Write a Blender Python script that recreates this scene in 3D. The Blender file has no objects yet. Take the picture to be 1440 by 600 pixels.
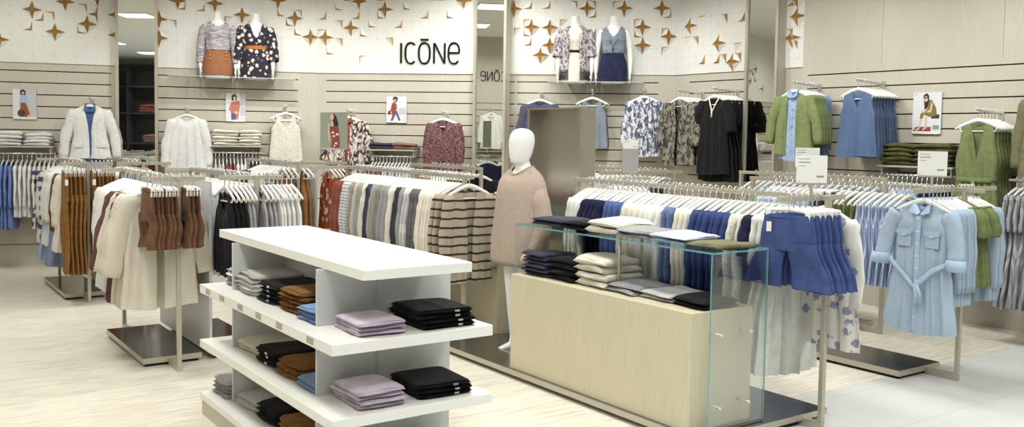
import bpy, bmesh, math, random
from math import sin, cos, pi, radians, sqrt, atan2, exp
from mathutils import Vector, Matrix

# World: X runs to the right and away from the camera, Y to the left and away, both along the shop fixtures; metres.
S = bpy.context.scene
COL = S.collection
CAM_H = 1.66

# ------------------------------------------------------------------ materials
def newmat(name):
    m = bpy.data.materials.new(name); m.use_nodes = True
    nt = m.node_tree
    b = nt.nodes.get('Principled BSDF')
    return m, nt, b

def N(nt, typ, **kw):
    n = nt.nodes.new(typ)
    for k, v in kw.items():
        if k == 'inp':
            for kk, vv in v.items(): n.inputs[kk].default_value = vv
        else: setattr(n, k, v)
    return n

def srgb(r, g, b):
    f = lambda c: (c/255/12.92) if c/255 <= .04045 else ((c/255+.055)/1.055)**2.4
    return (f(r), f(g), f(b), 1)

def mth(nt, op, a, b=None):
    n = nt.nodes.new('ShaderNodeMath'); n.operation = op
    for i, x in enumerate((a, b)):
        if x is None: continue
        if isinstance(x, (int, float)): n.inputs[i].default_value = x
        else: nt.links.new(x, n.inputs[i])
    return n.outputs[0]

def mix(nt, fac, a, b):
    n = nt.nodes.new('ShaderNodeMix'); n.data_type = 'RGBA'
    for i, x in ((0, fac), (6, a), (7, b)):
        if isinstance(x, (int, float)): n.inputs[i].default_value = x
        elif isinstance(x, tuple): n.inputs[i].default_value = x
        else: nt.links.new(x, n.inputs[i])
    return n.outputs[2]

def step(nt, x, lo, hi):
    n = nt.nodes.new('ShaderNodeMapRange'); n.interpolation_type = 'SMOOTHSTEP'
    nt.links.new(x, n.inputs[0]); n.inputs[1].default_value = lo; n.inputs[2].default_value = hi
    return n.outputs[0]

def coords(nt, kind='Object', scale=(1, 1, 1), rot=(0, 0, 0)):
    t = nt.nodes.new('ShaderNodeTexCoord'); mp = nt.nodes.new('ShaderNodeMapping')
    mp.inputs['Scale'].default_value = scale; mp.inputs['Rotation'].default_value = rot
    nt.links.new(t.outputs[kind], mp.inputs[0])
    return mp.outputs[0]

def noise(nt, vec, scale, detail=2, rough=.5):
    n = nt.nodes.new('ShaderNodeTexNoise'); n.inputs['Scale'].default_value = scale
    n.inputs['Detail'].default_value = detail; n.inputs['Roughness'].default_value = rough
    nt.links.new(vec, n.inputs['Vector']); return n.outputs['Fac']

def bump(nt, b, h, strength, dist):
    n = nt.nodes.new('ShaderNodeBump'); n.inputs['Strength'].default_value = strength; n.inputs['Distance'].default_value = dist
    nt.links.new(h, n.inputs['Height']); nt.links.new(n.outputs[0], b.inputs['Normal'])

MATS = {}
def plain(name, rgb, rough=.5, metal=0, spec=.5, **kw):
    if name in MATS: return MATS[name]
    m, nt, b = newmat(name)
    b.inputs['Base Color'].default_value = srgb(*rgb); b.inputs['Roughness'].default_value = rough
    b.inputs['Metallic'].default_value = metal; b.inputs['Specular IOR Level'].default_value = spec
    MATS[name] = m
    return m

def fabric(name, rgb, rgb2=None, kind='plain', scale=1.0, rough=.9):
    """Cloth of the garment's own colour with a fine weave; kind picks a printed or knitted pattern."""
    if name in MATS: return MATS[name]
    m, nt, b = newmat(name)
    def dull(c):
        g = .3*c[0]+.59*c[1]+.11*c[2]; return [max(0, min(255, (g+(x-g)*.84)*.97)) for x in c]
    c1 = srgb(*dull(rgb)); c2 = srgb(*dull(rgb2 or [max(0, c-22) for c in rgb]))
    v = coords(nt)
    b.inputs['Roughness'].default_value = rough
    b.inputs['Specular IOR Level'].default_value = .18
    b.inputs['Sheen Weight'].default_value = .04
    sx = nt.nodes.new('ShaderNodeSeparateXYZ'); nt.links.new(v, sx.inputs[0])
    X, Y, Z = sx.outputs
    wr = noise(nt, v, 22*scale, 3)
    if kind == 'plain':
        col = mix(nt, step(nt, wr, .35, .7), c1, c2)
    elif kind == 'marl':
        col = mix(nt, step(nt, noise(nt, v, 120*scale, 4, .8), .4, .62), c1, c2)
    elif kind == 'denim':
        col = mix(nt, step(nt, noise(nt, v, 60*scale, 5, .8), .3, .7), c1, c2)
    elif kind == 'stripe':          # horizontal bands
        zz = mth(nt, 'ADD', Z, mth(nt, 'MULTIPLY', noise(nt, v, 9, 1), .02))
        fr = mth(nt, 'FRACT', mth(nt, 'MULTIPLY', zz, 14*scale))
        col = mix(nt, step(nt, fr, .74, .78), c1, c2)
    elif kind == 'vstripe':
        fr = mth(nt, 'FRACT', mth(nt, 'MULTIPLY', X, 60*scale))
        col = mix(nt, step(nt, fr, .5, .6), c1, c2)
    elif kind == 'spacedye':
        vv = coords(nt, 'Object', (6*scale, 6*scale, 60*scale))
        col = mix(nt, step(nt, noise(nt, vv, 2.2, 4, .7), .42, .6), c1, c2)
    elif kind == 'spots':           # scattered motifs on a ground
        vo = nt.nodes.new('ShaderNodeTexVoronoi'); vo.inputs['Scale'].default_value = 15*scale; nt.links.new(v, vo.inputs['Vector'])
        d = mth(nt, 'ADD', vo.outputs['Distance'], mth(nt, 'MULTIPLY', noise(nt, v, 60*scale, 2), .5))
        col = mix(nt, step(nt, d, .52, .6), c2, c1)
    elif kind == 'floral':
        vo = nt.nodes.new('ShaderNodeTexVoronoi'); vo.inputs['Scale'].default_value = 16*scale; nt.links.new(v, vo.inputs['Vector'])
        d = mth(nt, 'ADD', vo.outputs['Distance'], mth(nt, 'MULTIPLY', noise(nt, v, 45*scale, 3, .7), .7))
        col = mix(nt, step(nt, d, .66, .72), c2, c1)
    elif kind == 'camo':
        vv = coords(nt, 'Object', (9*scale, 9*scale, 5*scale), (0, .5, 0))
        col = mix(nt, step(nt, noise(nt, vv, 1.6, 4, .75), .46, .54), c1, c2)
    elif kind == 'check':
        f1 = mth(nt, 'FRACT', mth(nt, 'MULTIPLY', X, 11*scale)); f2 = mth(nt, 'FRACT', mth(nt, 'MULTIPLY', Z, 11*scale))
        k = mth(nt, 'MULTIPLY', step(nt, f1, .45, .55), step(nt, f2, .45, .55))
        col = mix(nt, k, c1, c2)
    elif kind == 'chevron':
        px = mth(nt, 'PINGPONG', X, .12/scale)
        fr = mth(nt, 'FRACT', mth(nt, 'MULTIPLY', mth(nt, 'ADD', Z, mth(nt, 'MULTIPLY', px, 1.2)), 34*scale))
        col = mix(nt, step(nt, fr, .35, .65), c1, c2)
    elif kind == 'lace':
        vo = nt.nodes.new('ShaderNodeTexVoronoi'); vo.inputs['Scale'].default_value = 70*scale; nt.links.new(v, vo.inputs['Vector'])
        col = mix(nt, step(nt, vo.outputs['Distance'], .35, .55), c2, c1)
    nt.links.new(col, b.inputs['Base Color'])
    h = mth(nt, 'ADD', mth(nt, 'MULTIPLY', noise(nt, v, 160, 3), .12), noise(nt, coords(nt, 'Object', (9, 9, 2.2)), 2.0, 3, .6))
    bump(nt, b, h, .34, .016)
    MATS[name] = m
    return m

def make_setting_mats():
    # pale wood-look veneer with a fine vertical grain
    for nm, c1, c2, gr in (('veneer', (214, 203, 182), (196, 184, 162), 1), ('wall_veneer', (206, 201, 186), (197, 190, 174), 1), ('oak', (214, 206, 178), (205, 195, 166), 1)):
        m, nt, b = newmat(nm)
        v = coords(nt, 'Object', (30, 30, 1.3))
        f = noise(nt, v, 3.0, 5, .65)
        v2 = coords(nt, 'Object', (3, 3, .2)); f2 = noise(nt, v2, 1.5, 2)
        c = mix(nt, step(nt, f, .3, .72), srgb(*c1), srgb(*c2))
        c = mix(nt, mth(nt, 'MULTIPLY', step(nt, f2, .35, .7), .35), c, srgb(*c2))
        nt.links.new(c, b.inputs['Base Color']); b.inputs['Roughness'].default_value = .5
        b.inputs['Specular IOR Level'].default_value = .3
        MATS[nm] = m
    # wood-look floor: long streaky boards running along X
    m, nt, b = newmat('wood_floor')
    t = coords(nt, 'Object')
    br = nt.nodes.new('ShaderNodeTexBrick'); nt.links.new(t, br.inputs['Vector'])
    br.inputs['Scale'].default_value = 1; br.inputs['Brick Width'].default_value = 1.25; br.inputs['Row Height'].default_value = .19
    br.inputs['Mortar Size'].default_value = .0012; br.offset = .37
    br.inputs['Color1'].default_value = srgb(228, 222, 204); br.inputs['Color2'].default_value = srgb(217, 209, 188); br.inputs['Mortar'].default_value = srgb(196, 186, 164)
    st = noise(nt, coords(nt, 'Object', (2.2, 17, 1)), 2.2, 6, .7)
    st2 = noise(nt, coords(nt, 'Object', (1.7, 30, 1)), 2.0, 5, .65)
    c = mix(nt, step(nt, st, .36, .64), br.outputs['Color'], srgb(236, 232, 220))
    c = mix(nt, mth(nt, 'MULTIPLY', step(nt, st, .52, .8), .0), c, srgb(190, 176, 150))
    c = mix(nt, mth(nt, 'MULTIPLY', step(nt, st2, .5, .72), .8), c, srgb(206, 190, 158))
    c = mix(nt, mth(nt, 'MULTIPLY', step(nt, noise(nt, coords(nt, 'Object', (1.3, 13, 1)), 1.7, 5, .65), .5, .64), .8), c, srgb(203, 198, 186))
    nt.links.new(c, b.inputs['Base Color']); b.inputs['Roughness'].default_value = .42; b.inputs['Specular IOR Level'].default_value = .35
    MATS['wood_floor'] = m
    m, nt, b = newmat('tile_floor')
    t = coords(nt, 'Object')
    br = nt.nodes.new('ShaderNodeTexBrick'); nt.links.new(t, br.inputs['Vector'])
    br.inputs['Scale'].default_value = 1; br.inputs['Brick Width'].default_value = 1.2; br.inputs['Row Height'].default_value = .6
    br.inputs['Mortar Size'].default_value = .003; br.offset = .5
    br.inputs['Color1'].default_value = srgb(217, 219, 215); br.inputs['Color2'].default_value = srgb(210, 212, 207); br.inputs['Mortar'].default_value = srgb(190, 188, 180)
    c = mix(nt, mth(nt, 'MULTIPLY', step(nt, noise(nt, t, 3.5, 5, .65), .4, .7), .4), br.outputs['Color'], srgb(204, 203, 196))
    nt.links.new(c, b.inputs['Base Color']); b.inputs['Roughness'].default_value = .38; b.inputs['Specular IOR Level'].default_value = .4
    MATS['tile_floor'] = m
    # white relief panel with its faint scored triangle grid
    m, nt, b = newmat('relief_white')
    t = coords(nt, 'Object'); sx = nt.nodes.new('ShaderNodeSeparateXYZ'); nt.links.new(t, sx.inputs[0])
    X, Z = sx.outputs[0], sx.outputs[2]; c0 = .1175
    def lines(e, w):
        f = mth(nt, 'PINGPONG', e, c0/2); return mth(nt, 'LESS_THAN', f, w)
    a1 = lines(mth(nt, 'ADD', X, .0), .0016); a2 = lines(mth(nt, 'ADD', Z, .018), .0016)
    d1 = mth(nt, 'PINGPONG', mth(nt, 'ADD', mth(nt, 'ADD', X, Z), .018), c0); d1 = mth(nt, 'LESS_THAN', d1, .0022)
    d2 = mth(nt, 'PINGPONG', mth(nt, 'ADD', mth(nt, 'SUBTRACT', X, Z), -.018), c0); d2 = mth(nt, 'LESS_THAN', d2, .0022)
    k = mth(nt, 'MAXIMUM', mth(nt, 'MAXIMUM', a1, a2), mth(nt, 'MAXIMUM', d1, d2))
    nt.links.new(mix(nt, mth(nt, 'MULTIPLY', k, .5), srgb(236, 235, 229), srgb(196, 194, 186)), b.inputs['Base Color'])
    b.inputs['Roughness'].default_value = .55; b.inputs['Specular IOR Level'].default_value = .25
    MATS['relief_white'] = m
    # brushed steel
    m, nt, b = newmat('steel_brushed')
    f = noise(nt, coords(nt, 'Object', (2, 2, 60)), 4, 4, .6)
    nt.links.new(mix(nt, f, srgb(214, 209, 198), srgb(188, 182, 170)), b.inputs['Base Color'])
    b.inputs['Metallic'].default_value = .92; b.inputs['Roughness'].default_value = .27; b.inputs['Anisotropic'].default_value = .6
    bump(nt, b, f, .08, .002); MATS['steel_brushed'] = m
    # glass: clear face and green-blue edge
    m, nt, b = newmat('glass_clear')
    nt.nodes.remove(b); out = nt.nodes['Material Output']
    tr = N(nt, 'ShaderNodeBsdfTransparent'); tr.inputs[0].default_value = (.975, .992, .986, 1)
    gl = N(nt, 'ShaderNodeBsdfGlossy'); gl.inputs['Roughness'].default_value = .03
    fr = N(nt, 'ShaderNodeFresnel'); fr.inputs[0].default_value = 1.45
    mx = N(nt, 'ShaderNodeMixShader'); nt.links.new(mth(nt, 'MULTIPLY', fr.outputs[0], .35), mx.inputs[0])
    nt.links.new(tr.outputs[0], mx.inputs[1]); nt.links.new(gl.outputs[0], mx.inputs[2]); nt.links.new(mx.outputs[0], out.inputs[0])
    MATS['glass_clear'] = m
    m, nt, b = newmat('glass_edge')
    b.inputs['Base Color'].default_value = srgb(128, 186, 188); b.inputs['Roughness'].default_value = .12
    b.inputs['Transmission Weight'].default_value = .35; MATS['glass_edge'] = m
    m, nt, b = newmat('frosted_acrylic')
    b.inputs['Base Color'].default_value = srgb(226, 227, 226); b.inputs['Roughness'].default_value = .4
    b.inputs['Transmission Weight'].default_value = .25; b.inputs['Subsurface Weight'].default_value = 0; MATS['frosted_acrylic'] = m

make_setting_mats()
STEEL = plain('satin_steel', (190, 184, 168), .36, .4)
STEEL_DK = plain('base_steel', (96, 92, 90), .16, .95)
CHROME = plain('chrome', (222, 221, 216), .2, .6)
WHITE = plain('white_lacquer', (238, 238, 230), .35)
PLASTIC = plain('hanger_white', (236, 235, 230), .4)
CLEARP = plain('hanger_pale', (214, 214, 208), .3)
PAPER = plain('paper_white', (232, 232, 226), .7)
INK = plain('ink_grey', (150, 148, 142), .8)
BLACK = plain('black_lacquer', (16, 15, 15), .6, 0, .2)
DARK = plain('matt_black', (38, 35, 32), .9)  # matt black of groove backings, recessed feet and small dark parts
GOLD = plain('copper_gold', (186, 150, 92), .5, .15)
MANNE = plain('mannequin_white', (236, 236, 232), .38)
MIRROR = plain('mirror_silver', (225, 228, 222), .015, 1.0)
LABELG = plain('shelf_label', (178, 168, 150), .6)
TEAL = plain('teal_label', (40, 120, 108), .7)

# ------------------------------------------------------------------ mesh helper
class MB:
    def __init__(s): s.v = []; s.f = []; s.m = []; s.sm = []
    def add(s, vs, fs, mi=0, smooth=False):
        o = len(s.v); s.v += [tuple(x) for x in vs]
        for f in fs: s.f.append([i+o for i in f]); s.m.append(mi); s.sm.append(smooth)
        return s
    def box(s, x0, x1, y0, y1, z0, z1, mi=0, M=None, mtop=None, mside=None):
        vs = [Vector((x, y, z)) for z in (z0, z1) for y in (y0, y1) for x in (x0, x1)]
        if M: vs = [M @ v for v in vs]
        fs = [(0, 2, 3, 1), (4, 5, 7, 6), (0, 1, 5, 4), (2, 6, 7, 3), (0, 4, 6, 2), (1, 3, 7, 5)]
        o = len(s.v); s.v += [tuple(v) for v in vs]
        for i, f in enumerate(fs):
            s.f.append([k+o for k in f]); s.sm.append(False)
            s.m.append(mtop if (i == 1 and mtop is not None) else mi)
        return s
    def bbox(s, x0, x1, y0, y1, z0, z1, c=.004, mi=0):
        """box with chamfered edges"""
        bm = bmesh.new(); bmesh.ops.create_cube(bm, size=1)
        for v in bm.verts: v.co = Vector(((x0+x1)/2+v.co.x*(x1-x0), (y0+y1)/2+v.co.y*(y1-y0), (z0+z1)/2+v.co.z*(z1-z0)))
        bmesh.ops.bevel(bm, geom=bm.edges[:], offset=c, segments=2, affect='EDGES', profile=.5)
        bm.verts.index_update()
        s.add([v.co.copy() for v in bm.verts], [[v.index for v in f.verts] for f in bm.faces], mi); bm.free()
        return s
    def tube(s, pts, r, n=8, mi=0, ry=None, up=(0, 1, 0), cap=True, smooth=True):
        """tube along pts; r may be a list; ry = second radius along the 'up' axis"""
        P = [Vector(p) for p in pts]; k = len(P)
        R = r if isinstance(r, (list, tuple)) else [r]*k
        RY = ry if isinstance(ry, (list, tuple)) else ([ry]*k if ry is not None else R)
        vs = []
        upv = Vector(up)
        for i, p in enumerate(P):
            t = (P[min(i+1, k-1)]-P[max(i-1, 0)]).normalized()
            b = t.cross(upv)
            if b.length < 1e-4: b = t.cross(Vector((1, 0, .01)))
            b.normalize(); a = b.cross(t).normalized()
            for j in range(n):
                th = 2*pi*j/n
                vs.append(p+b*cos(th)*R[i]+a*sin(th)*RY[i])
        fs = [(i*n+j, i*n+(j+1) % n, (i+1)*n+(j+1) % n, (i+1)*n+j) for i in range(k-1) for j in range(n)]
        s.add(vs, fs, mi, smooth)
        if cap:
            o = len(s.v)-k*n
            s.f.append([o+j for j in range(n)][::-1]); s.m.append(mi); s.sm.append(False)
            s.f.append([o+(k-1)*n+j for j in range(n)]); s.m.append(mi); s.sm.append(False)
        return s
    def rings(s, rg, mi=0, cap=True, smooth=True):
        n = len(rg[0]); k = len(rg); o = len(s.v)
        s.add([p for r in rg for p in r], [(i*n+j, i*n+(j+1) % n, (i+1)*n+(j+1) % n, (i+1)*n+j) for i in range(k-1) for j in range(n)], mi, smooth)
        if cap:
            s.f.append([o+j for j in range(n)][::-1]); s.m.append(mi); s.sm.append(smooth)
            s.f.append([o+(k-1)*n+j for j in range(n)]); s.m.append(mi); s.sm.append(smooth)
        return s
    def prism(s, poly, y0, y1, mi=0):
        """polygon in XZ extruded along Y"""
        n = len(poly)
        vs = [(x, y0, z) for x, z in poly]+[(x, y1, z) for x, z in poly]
        fs = [list(range(n))[::-1], [n+i for i in range(n)]]+[(i, (i+1) % n, n+(i+1) % n, n+i) for i in range(n)]
        return s.add(vs, fs, mi)
    def mesh(s, name, mats, weld=False):
        me = bpy.data.meshes.new(name); me.from_pydata(s.v, [], s.f)
        for m in mats: me.materials.append(m)
        for i, p in enumerate(me.polygons): p.material_index = s.m[i]; p.use_smooth = s.sm[i]
        bm = bmesh.new(); bm.from_mesh(me)
        if weld: bmesh.ops.remove_doubles(bm, verts=bm.verts[:], dist=2e-4)
        bmesh.ops.recalc_face_normals(bm, faces=bm.faces[:])
        bm.to_mesh(me); bm.free(); me.update()
        return me
    def obj(s, name, mats, parent=None, loc=None, rz=0, weld=False):
        if not isinstance(mats, (list, tuple)): mats = [mats]
        return link(name, s.mesh(name, mats, weld), parent, loc, rz)

def link(name, me, parent=None, loc=None, rz=0, mat=None):
    o = bpy.data.objects.new(name, me); COL.objects.link(o)
    if parent is not None: o.parent = parent
    if loc is not None: o.location = loc
    if rz: o.rotation_euler = (0, 0, rz)
    if mat is not None and o.material_slots:
        o.material_slots[0].link = 'OBJECT'; o.material_slots[0].material = mat
    return o

LABELS = set()
def tag(o, label, cat, group=None, kind=None):
    o['label'] = label; o['category'] = cat
    if group: o['group'] = group
    if kind: o['kind'] = kind
    n = len(label.split())
    if not 4 <= n <= 16: print('LABEL LENGTH', n, label)
    if label in LABELS: print('LABEL TWICE', label)
    LABELS.add(label)
    return o

def thing(name, label, cat, loc=(0, 0, 0), rz=0, group=None):
    o = bpy.data.objects.new(name, None); COL.objects.link(o); o.empty_display_size = .1
    o.location = loc; o.rotation_euler = (0, 0, rz)
    return tag(o, label, cat, group)

def struct(name, mb, mats, loc=None, rz=0):
    o = mb.obj(name, mats, None, loc, rz); o['kind'] = 'structure'; return o

ORD = ['first', 'second', 'third', 'fourth', 'fifth', 'sixth', 'seventh', 'eighth', 'ninth', 'tenth', 'eleventh', 'twelfth', 'thirteenth', 'fourteenth', 'fifteenth', 'sixteenth']

# ------------------------------------------------------------------ walls of the shop
class Wall:
    def __init__(s, o, e):
        s.o = Vector((o[0], o[1], 0)); d = Vector((e[0]-o[0], e[1]-o[1], 0)); s.len = d.length; s.d = d.normalized()
        s.rz = atan2(s.d.y, s.d.x); s.n = Vector((s.d.y, -s.d.x, 0))
    def at(s, t, off=0, z=0):
        p = s.o+s.d*t+s.n*off; return Vector((p.x, p.y, z))
WL = Wall((-1.2, 13.45), (5.0, 11.6))       # left back wall
WD = Wall((5.0, 11.6), (8.45, 8.37))        # diagonal back wall
WR = Wall((8.45, 8.37), (8.45, 6.42))        # right wall, white-panelled end
WB = Wall((8.40, 6.6), (8.40, -3.0))        # right wall, all veneer
WO = Wall((-1.2, 3.0), (-1.2, 13.45))       # wall facing back, seen in the mirrors
CEIL = 3.78
GROOVES = [2.375-.1435*k for k in range(12)]
def slat_wall(name, W, spans, strips, ztop, s0=0, full=False):
    mb = MB()
    mb.box(s0, W.len, .012, .10, 0, ztop, 1)                         # dark backing seen in the grooves
    g = .0065
    def plate(a, b, z0, z1): mb.box(a, b, -.012, .012, z0, z1, 0)
    top = GROOVES[0]
    plate(s0, W.len, top+g, ztop)
    for a, b in spans:
        for k in range(len(GROOVES)-1): plate(a, b, GROOVES[k+1]+g, GROOVES[k]-g)
    for a, b in strips: plate(a, b, GROOVES[-1]+g, top+g)
    plate(s0, W.len, .26, GROOVES[-1]-g)
    plate(s0, W.len, 0, .25)
    return struct(name, mb, [MATS['wall_veneer'], DARK], W.at(0), W.rz)
slat_wall('wall_left', WL, [(0, 3.93), (4.06, 6.21)], [(3.93, 4.06), (6.21, W)] if False else [(3.93, 4.06), (6.21, WL.len)], 2.47)
slat_wall('wall_back', WD, [(.118, 2.66), (2.686, 4.50)], [(0, .118), (2.66, 2.686), (4.50, WD.len)], 2.47)
slat_wall('wall_right', WR, [(.228, 1.25)], [(0, .228), (1.25, WR.len)], 2.47)
slat_wall('wall_front', WO, [(0, WO.len)], [], CEIL)
mb = MB()
slat = slat_wall('wall_right_veneer', WB, [(.255, WB.len)], [(.19, .255)], 2.44, .19)
for a, b in ((.19, 1.137), (1.140, 2.343), (2.346, 3.55), (3.553, WB.len)): mb.box(a, b, -.012, .10, 2.44, CEIL, 0)
struct('wall_right_upper', mb, [MATS['wall_veneer'], DARK], WB.at(0), WB.rz)
# upper walls behind the white relief panels
for nm, W in (('wall_left_upper', WL), ('wall_back_upper', WD), ('wall_right_end_upper', WR)):
    struct(nm, MB().box(0, W.len, .0, .10, 2.47, CEIL, 0), [MATS['wall_veneer']], W.at(0), W.rz)

# floor, ceiling
struct('floor', MB().box(-7, 10, 3.71, 15, -.05, 0), MATS['wood_floor'])
struct('floor_tile', MB().box(-7, 10, -6, 3.708, -.05, 0), MATS['tile_floor'])
struct('ceiling', MB().box(-7, 10, -6, 15, CEIL, CEIL+.1), plain('ceiling_paint', (244, 243, 238), .8))
struct('wall_far_left', MB().box(-7, -6.9, -6, 15, 0, CEIL), MATS['wall_veneer'])
struct('wall_entrance', MB().box(-7, 10, -6.1, -6, 0, CEIL), plain('entrance_grey', (120, 116, 110), .7))

# white relief panels and their folded stars
CELL = .1175
STARS = {
 'L': [(3.058, 3.107), (3.423, 3.223), (3.665, 2.966), (3.304, 2.854), (2.699, 2.732), (3.783, 3.3), (4.002, 3.096), (4.0, 2.847), (4.714, 3.315), (5.161, 3.308), (5.495, 3.181), (4.491, 3.072), (4.489, 2.836), (5.947, 3.397), (6.162, 3.176), (6.365, 2.94)],
 'D': [(.12, 2.939), (.578, 3.411), (.93, 3.303), (.468, 3.065), (1.979, 3.415), (2.637, 3.305), (2.87, 3.071), (3.106, 3.066), (3.579, 3.306), (3.11, 2.841), (2.991, 2.715), (4.049, 3.307), (4.518, 3.306), (4.283, 3.069), (4.612, 2.952), (4.289, 2.841)],
 'R': [(.256, 3.063), (.724, 2.816), (.949, 2.582), (1.854, 3.027), (1.846, 3.225), (1.79, 2.798)]}
QUARTERS = {
 'L': [(3.18, 2.979, -1, 1), (3.299, 3.097, -1, -1), (3.054, 2.858, -1, 1), (3.55, 2.851, 1, 1), (3.662, 3.211, -1, -1), (3.781, 3.09, -1, 1), (3.781, 3.09, -1, -1), (4.807, 3.208, -1, 1), (5.039, 3.202, -1, 1), (4.696, 3.075, -1, -1), (5.277, 3.156, 1, -1), (5.939, 3.193, 1, 1), (6.049, 3.072, 1, 1), (6.254, 3.288, -1, -1), (6.157, 2.955, 1, 1)],
 'D': [(.125, 3.177, -1, 1), (.248, 3.3, 1, 1), (.015, 3.046, 1, -1), (.347, 3.166, -1, -1), (.58, 3.183, -1, 1), (.705, 3.073, 1, 1), (.825, 3.187, 1, 1), (.59, 2.954, 1, 1), (.348, 2.932, -1, -1), (.13, 2.719, 1, 1), (.582, 2.704, 1, -1), (1.039, 2.94, -1, -1), (.364, 3.42, 1, 1), (.823, 3.421, 1, 1), (1.173, 3.303, 1, 1), (1.508, 3.187, -1, 1), (1.16, 3.067, -1, 1), (1.753, 3.189, 1, 1), (1.515, 3.422, 1, 1), (1.743, 3.421, -1, 1), (2.866, 3.305, -1, 1), (3.105, 3.307, -1, 1), (2.762, 3.175, 1, -1), (2.766, 2.958, 1, 1), (2.87, 2.838, -1, 1), (3.23, 3.174, 1, -1), (2.641, 3.067, 1, -1), (3.692, 3.193, -1, 1), (3.45, 3.405, -1, -1), (3.686, 3.404, -1, -1), (3.695, 2.961, -1, 1), (4.637, 3.188, -1, 1), (4.174, 3.176, 1, -1), (4.179, 2.943, 1, 1), (4.523, 3.06, 1, -1), (4.525, 2.827, 1, -1), (3.903, 3.401, 1, -1)],
 'R': [(.395, 3.172, 1, -1), (.16, 2.94, 1, -1), (.387, 2.931, -1, -1), (.5, 2.585, -1, 1), (.733, 2.581, -1, 1), (.84, 3.159, -1, -1), (.966, 2.806, 1, -1), (1.068, 2.686, -1, -1), (.84, 2.688, -1, -1), (1.107, 3.046, -1, 1), (1.80, 3.152, -1, 1), (1.80, 2.901, -1, -1), (1.859, 2.782, -1, -1)]}
def flap(mb, dx, dz, h=.035, k=.26):
    c = CELL*.97
    C0 = (0, -.001, 0); A = (dx*c, -.001, 0); B = (0, -.001, dz*c); I = (dx*c*k, -h, dz*c*k)
    mb.add([A, B, I], [(0, 1, 2)], 0); mb.add([A, I, C0], [(0, 1, 2)], 1); mb.add([B, I, C0], [(0, 1, 2)], 1)
star_mb = MB()
for dx in (-1, 1):
    for dz in (-1, 1): flap(star_mb, dx, dz, .042, .24)
star_me = star_mb.mesh('star', [plain('relief_flap', (240, 239, 235), .55), GOLD])
quarter_me = {}
for dx in (-1, 1):
    for dz in (-1, 1):
        q = MB(); flap(q, dx, dz, .034, .20); quarter_me[dx, dz] = q.mesh('quarter_star', [MATS['relief_flap'], GOLD])
for key, W, words in (('L', WL, 'white relief panel with gold stars above the left slatted wall'), ('D', WD, 'white relief panel with gold stars behind the black shop name'), ('R', WR, 'white relief panel with gold stars above the right-hand black dress')):
    p = tag(MB().box(.0 if key != 'L' else 0, W.len, -.03, -.0005, 2.472, CEIL-.002, 0).obj('wall_panel', MATS['relief_white'], None, W.at(0), W.rz), words, 'wall panel', 'white relief wall panels')
    for a, z in STARS[key]: link('star', star_me, p, (a, -.0302, z))
    for a, z, dx, dz in QUARTERS[key]: link('quarter_star', quarter_me[dx, dz], p, (a, -.0302, z))

# mirrors: tall panels standing off the wall in steel frames
def mirror(W, a, b, label, twist=0, off=.16, back=.12):
    c = (a+b)/2; w = (b-a)/2
    t = thing('wall_mirror', label, 'mirror', W.at(c, off), W.rz+twist, 'tall wall mirrors')
    MB().box(-w, w, .02, .02+back, 0, CEIL-.02).obj('backing', MATS['wall_veneer'], t)
    fr = MB(); f = .035
    for x0, x1 in ((-w, -w+f), (w-f, w)): fr.box(x0, x1, -.012, .02, .0, CEIL-.02)
    fr.box(-w+f, w-f, -.012, .02, 0, .12)
    fr.obj('frame', STEEL, t)
    MB().box(-w+f, w-f, .008, .02, .12, CEIL-.02).obj('mirror_glass', MIRROR, t)
    return t
mirror(WL, 3.99, 4.475, 'tall mirror in the left wall reflecting dark shelves')
mirror(WD, 2.13, 2.585, 'tall mirror between the shop name and the steel cabinet', radians(-14.5), .2)
mirror(WR, 1.24, 1.70, 'tall mirror beside the right-hand black dress', 0, .16, .14)

# shop name
def stroke(mb, pts, w, depth=.022, closed=False):
    P = [Vector((p[0], p[1])) for p in pts]; n = len(P); L = []; R = []
    for i in range(n):
        a = P[(i-1) % n] if (closed or i > 0) else P[i]; b = P[(i+1) % n] if (closed or i < n-1) else P[i]
        t = (b-a).normalized(); nn = Vector((-t.y, t.x)); L.append(P[i]+nn*w/2); R.append(P[i]-nn*w/2)
    vs = []
    for y in (-depth, 0):
        vs += [(p.x, y, p.y) for p in L]+[(p.x, y, p.y) for p in R]
    fs = []; k = 2*n
    for i in range(n if closed else n-1):
        j = (i+1) % n
        fs += [(i, j, n+j, n+i), (k+i, k+n+i, k+n+j, k+j), (i, k+i, k+j, j), (n+i, n+j, k+n+j, k+n+i)]
    if not closed: fs += [(0, n, k+n, k), (n-1, k+n-1, k+2*n-1, 2*n-1)]
    mb.add(vs, fs)
def arc(cx, cz, rx, rz, a0, a1, n=24):
    out = []
    for i in range(n+1):
        a = radians(a0+(a1-a0)*i/n); c, s_ = cos(a), sin(a)
        e = .82
        out.append((cx+rx*abs(c)**e*(1 if c >= 0 else -1), cz+rz*abs(s_)**e*(1 if s_ >= 0 else -1)))
    return out
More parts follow.
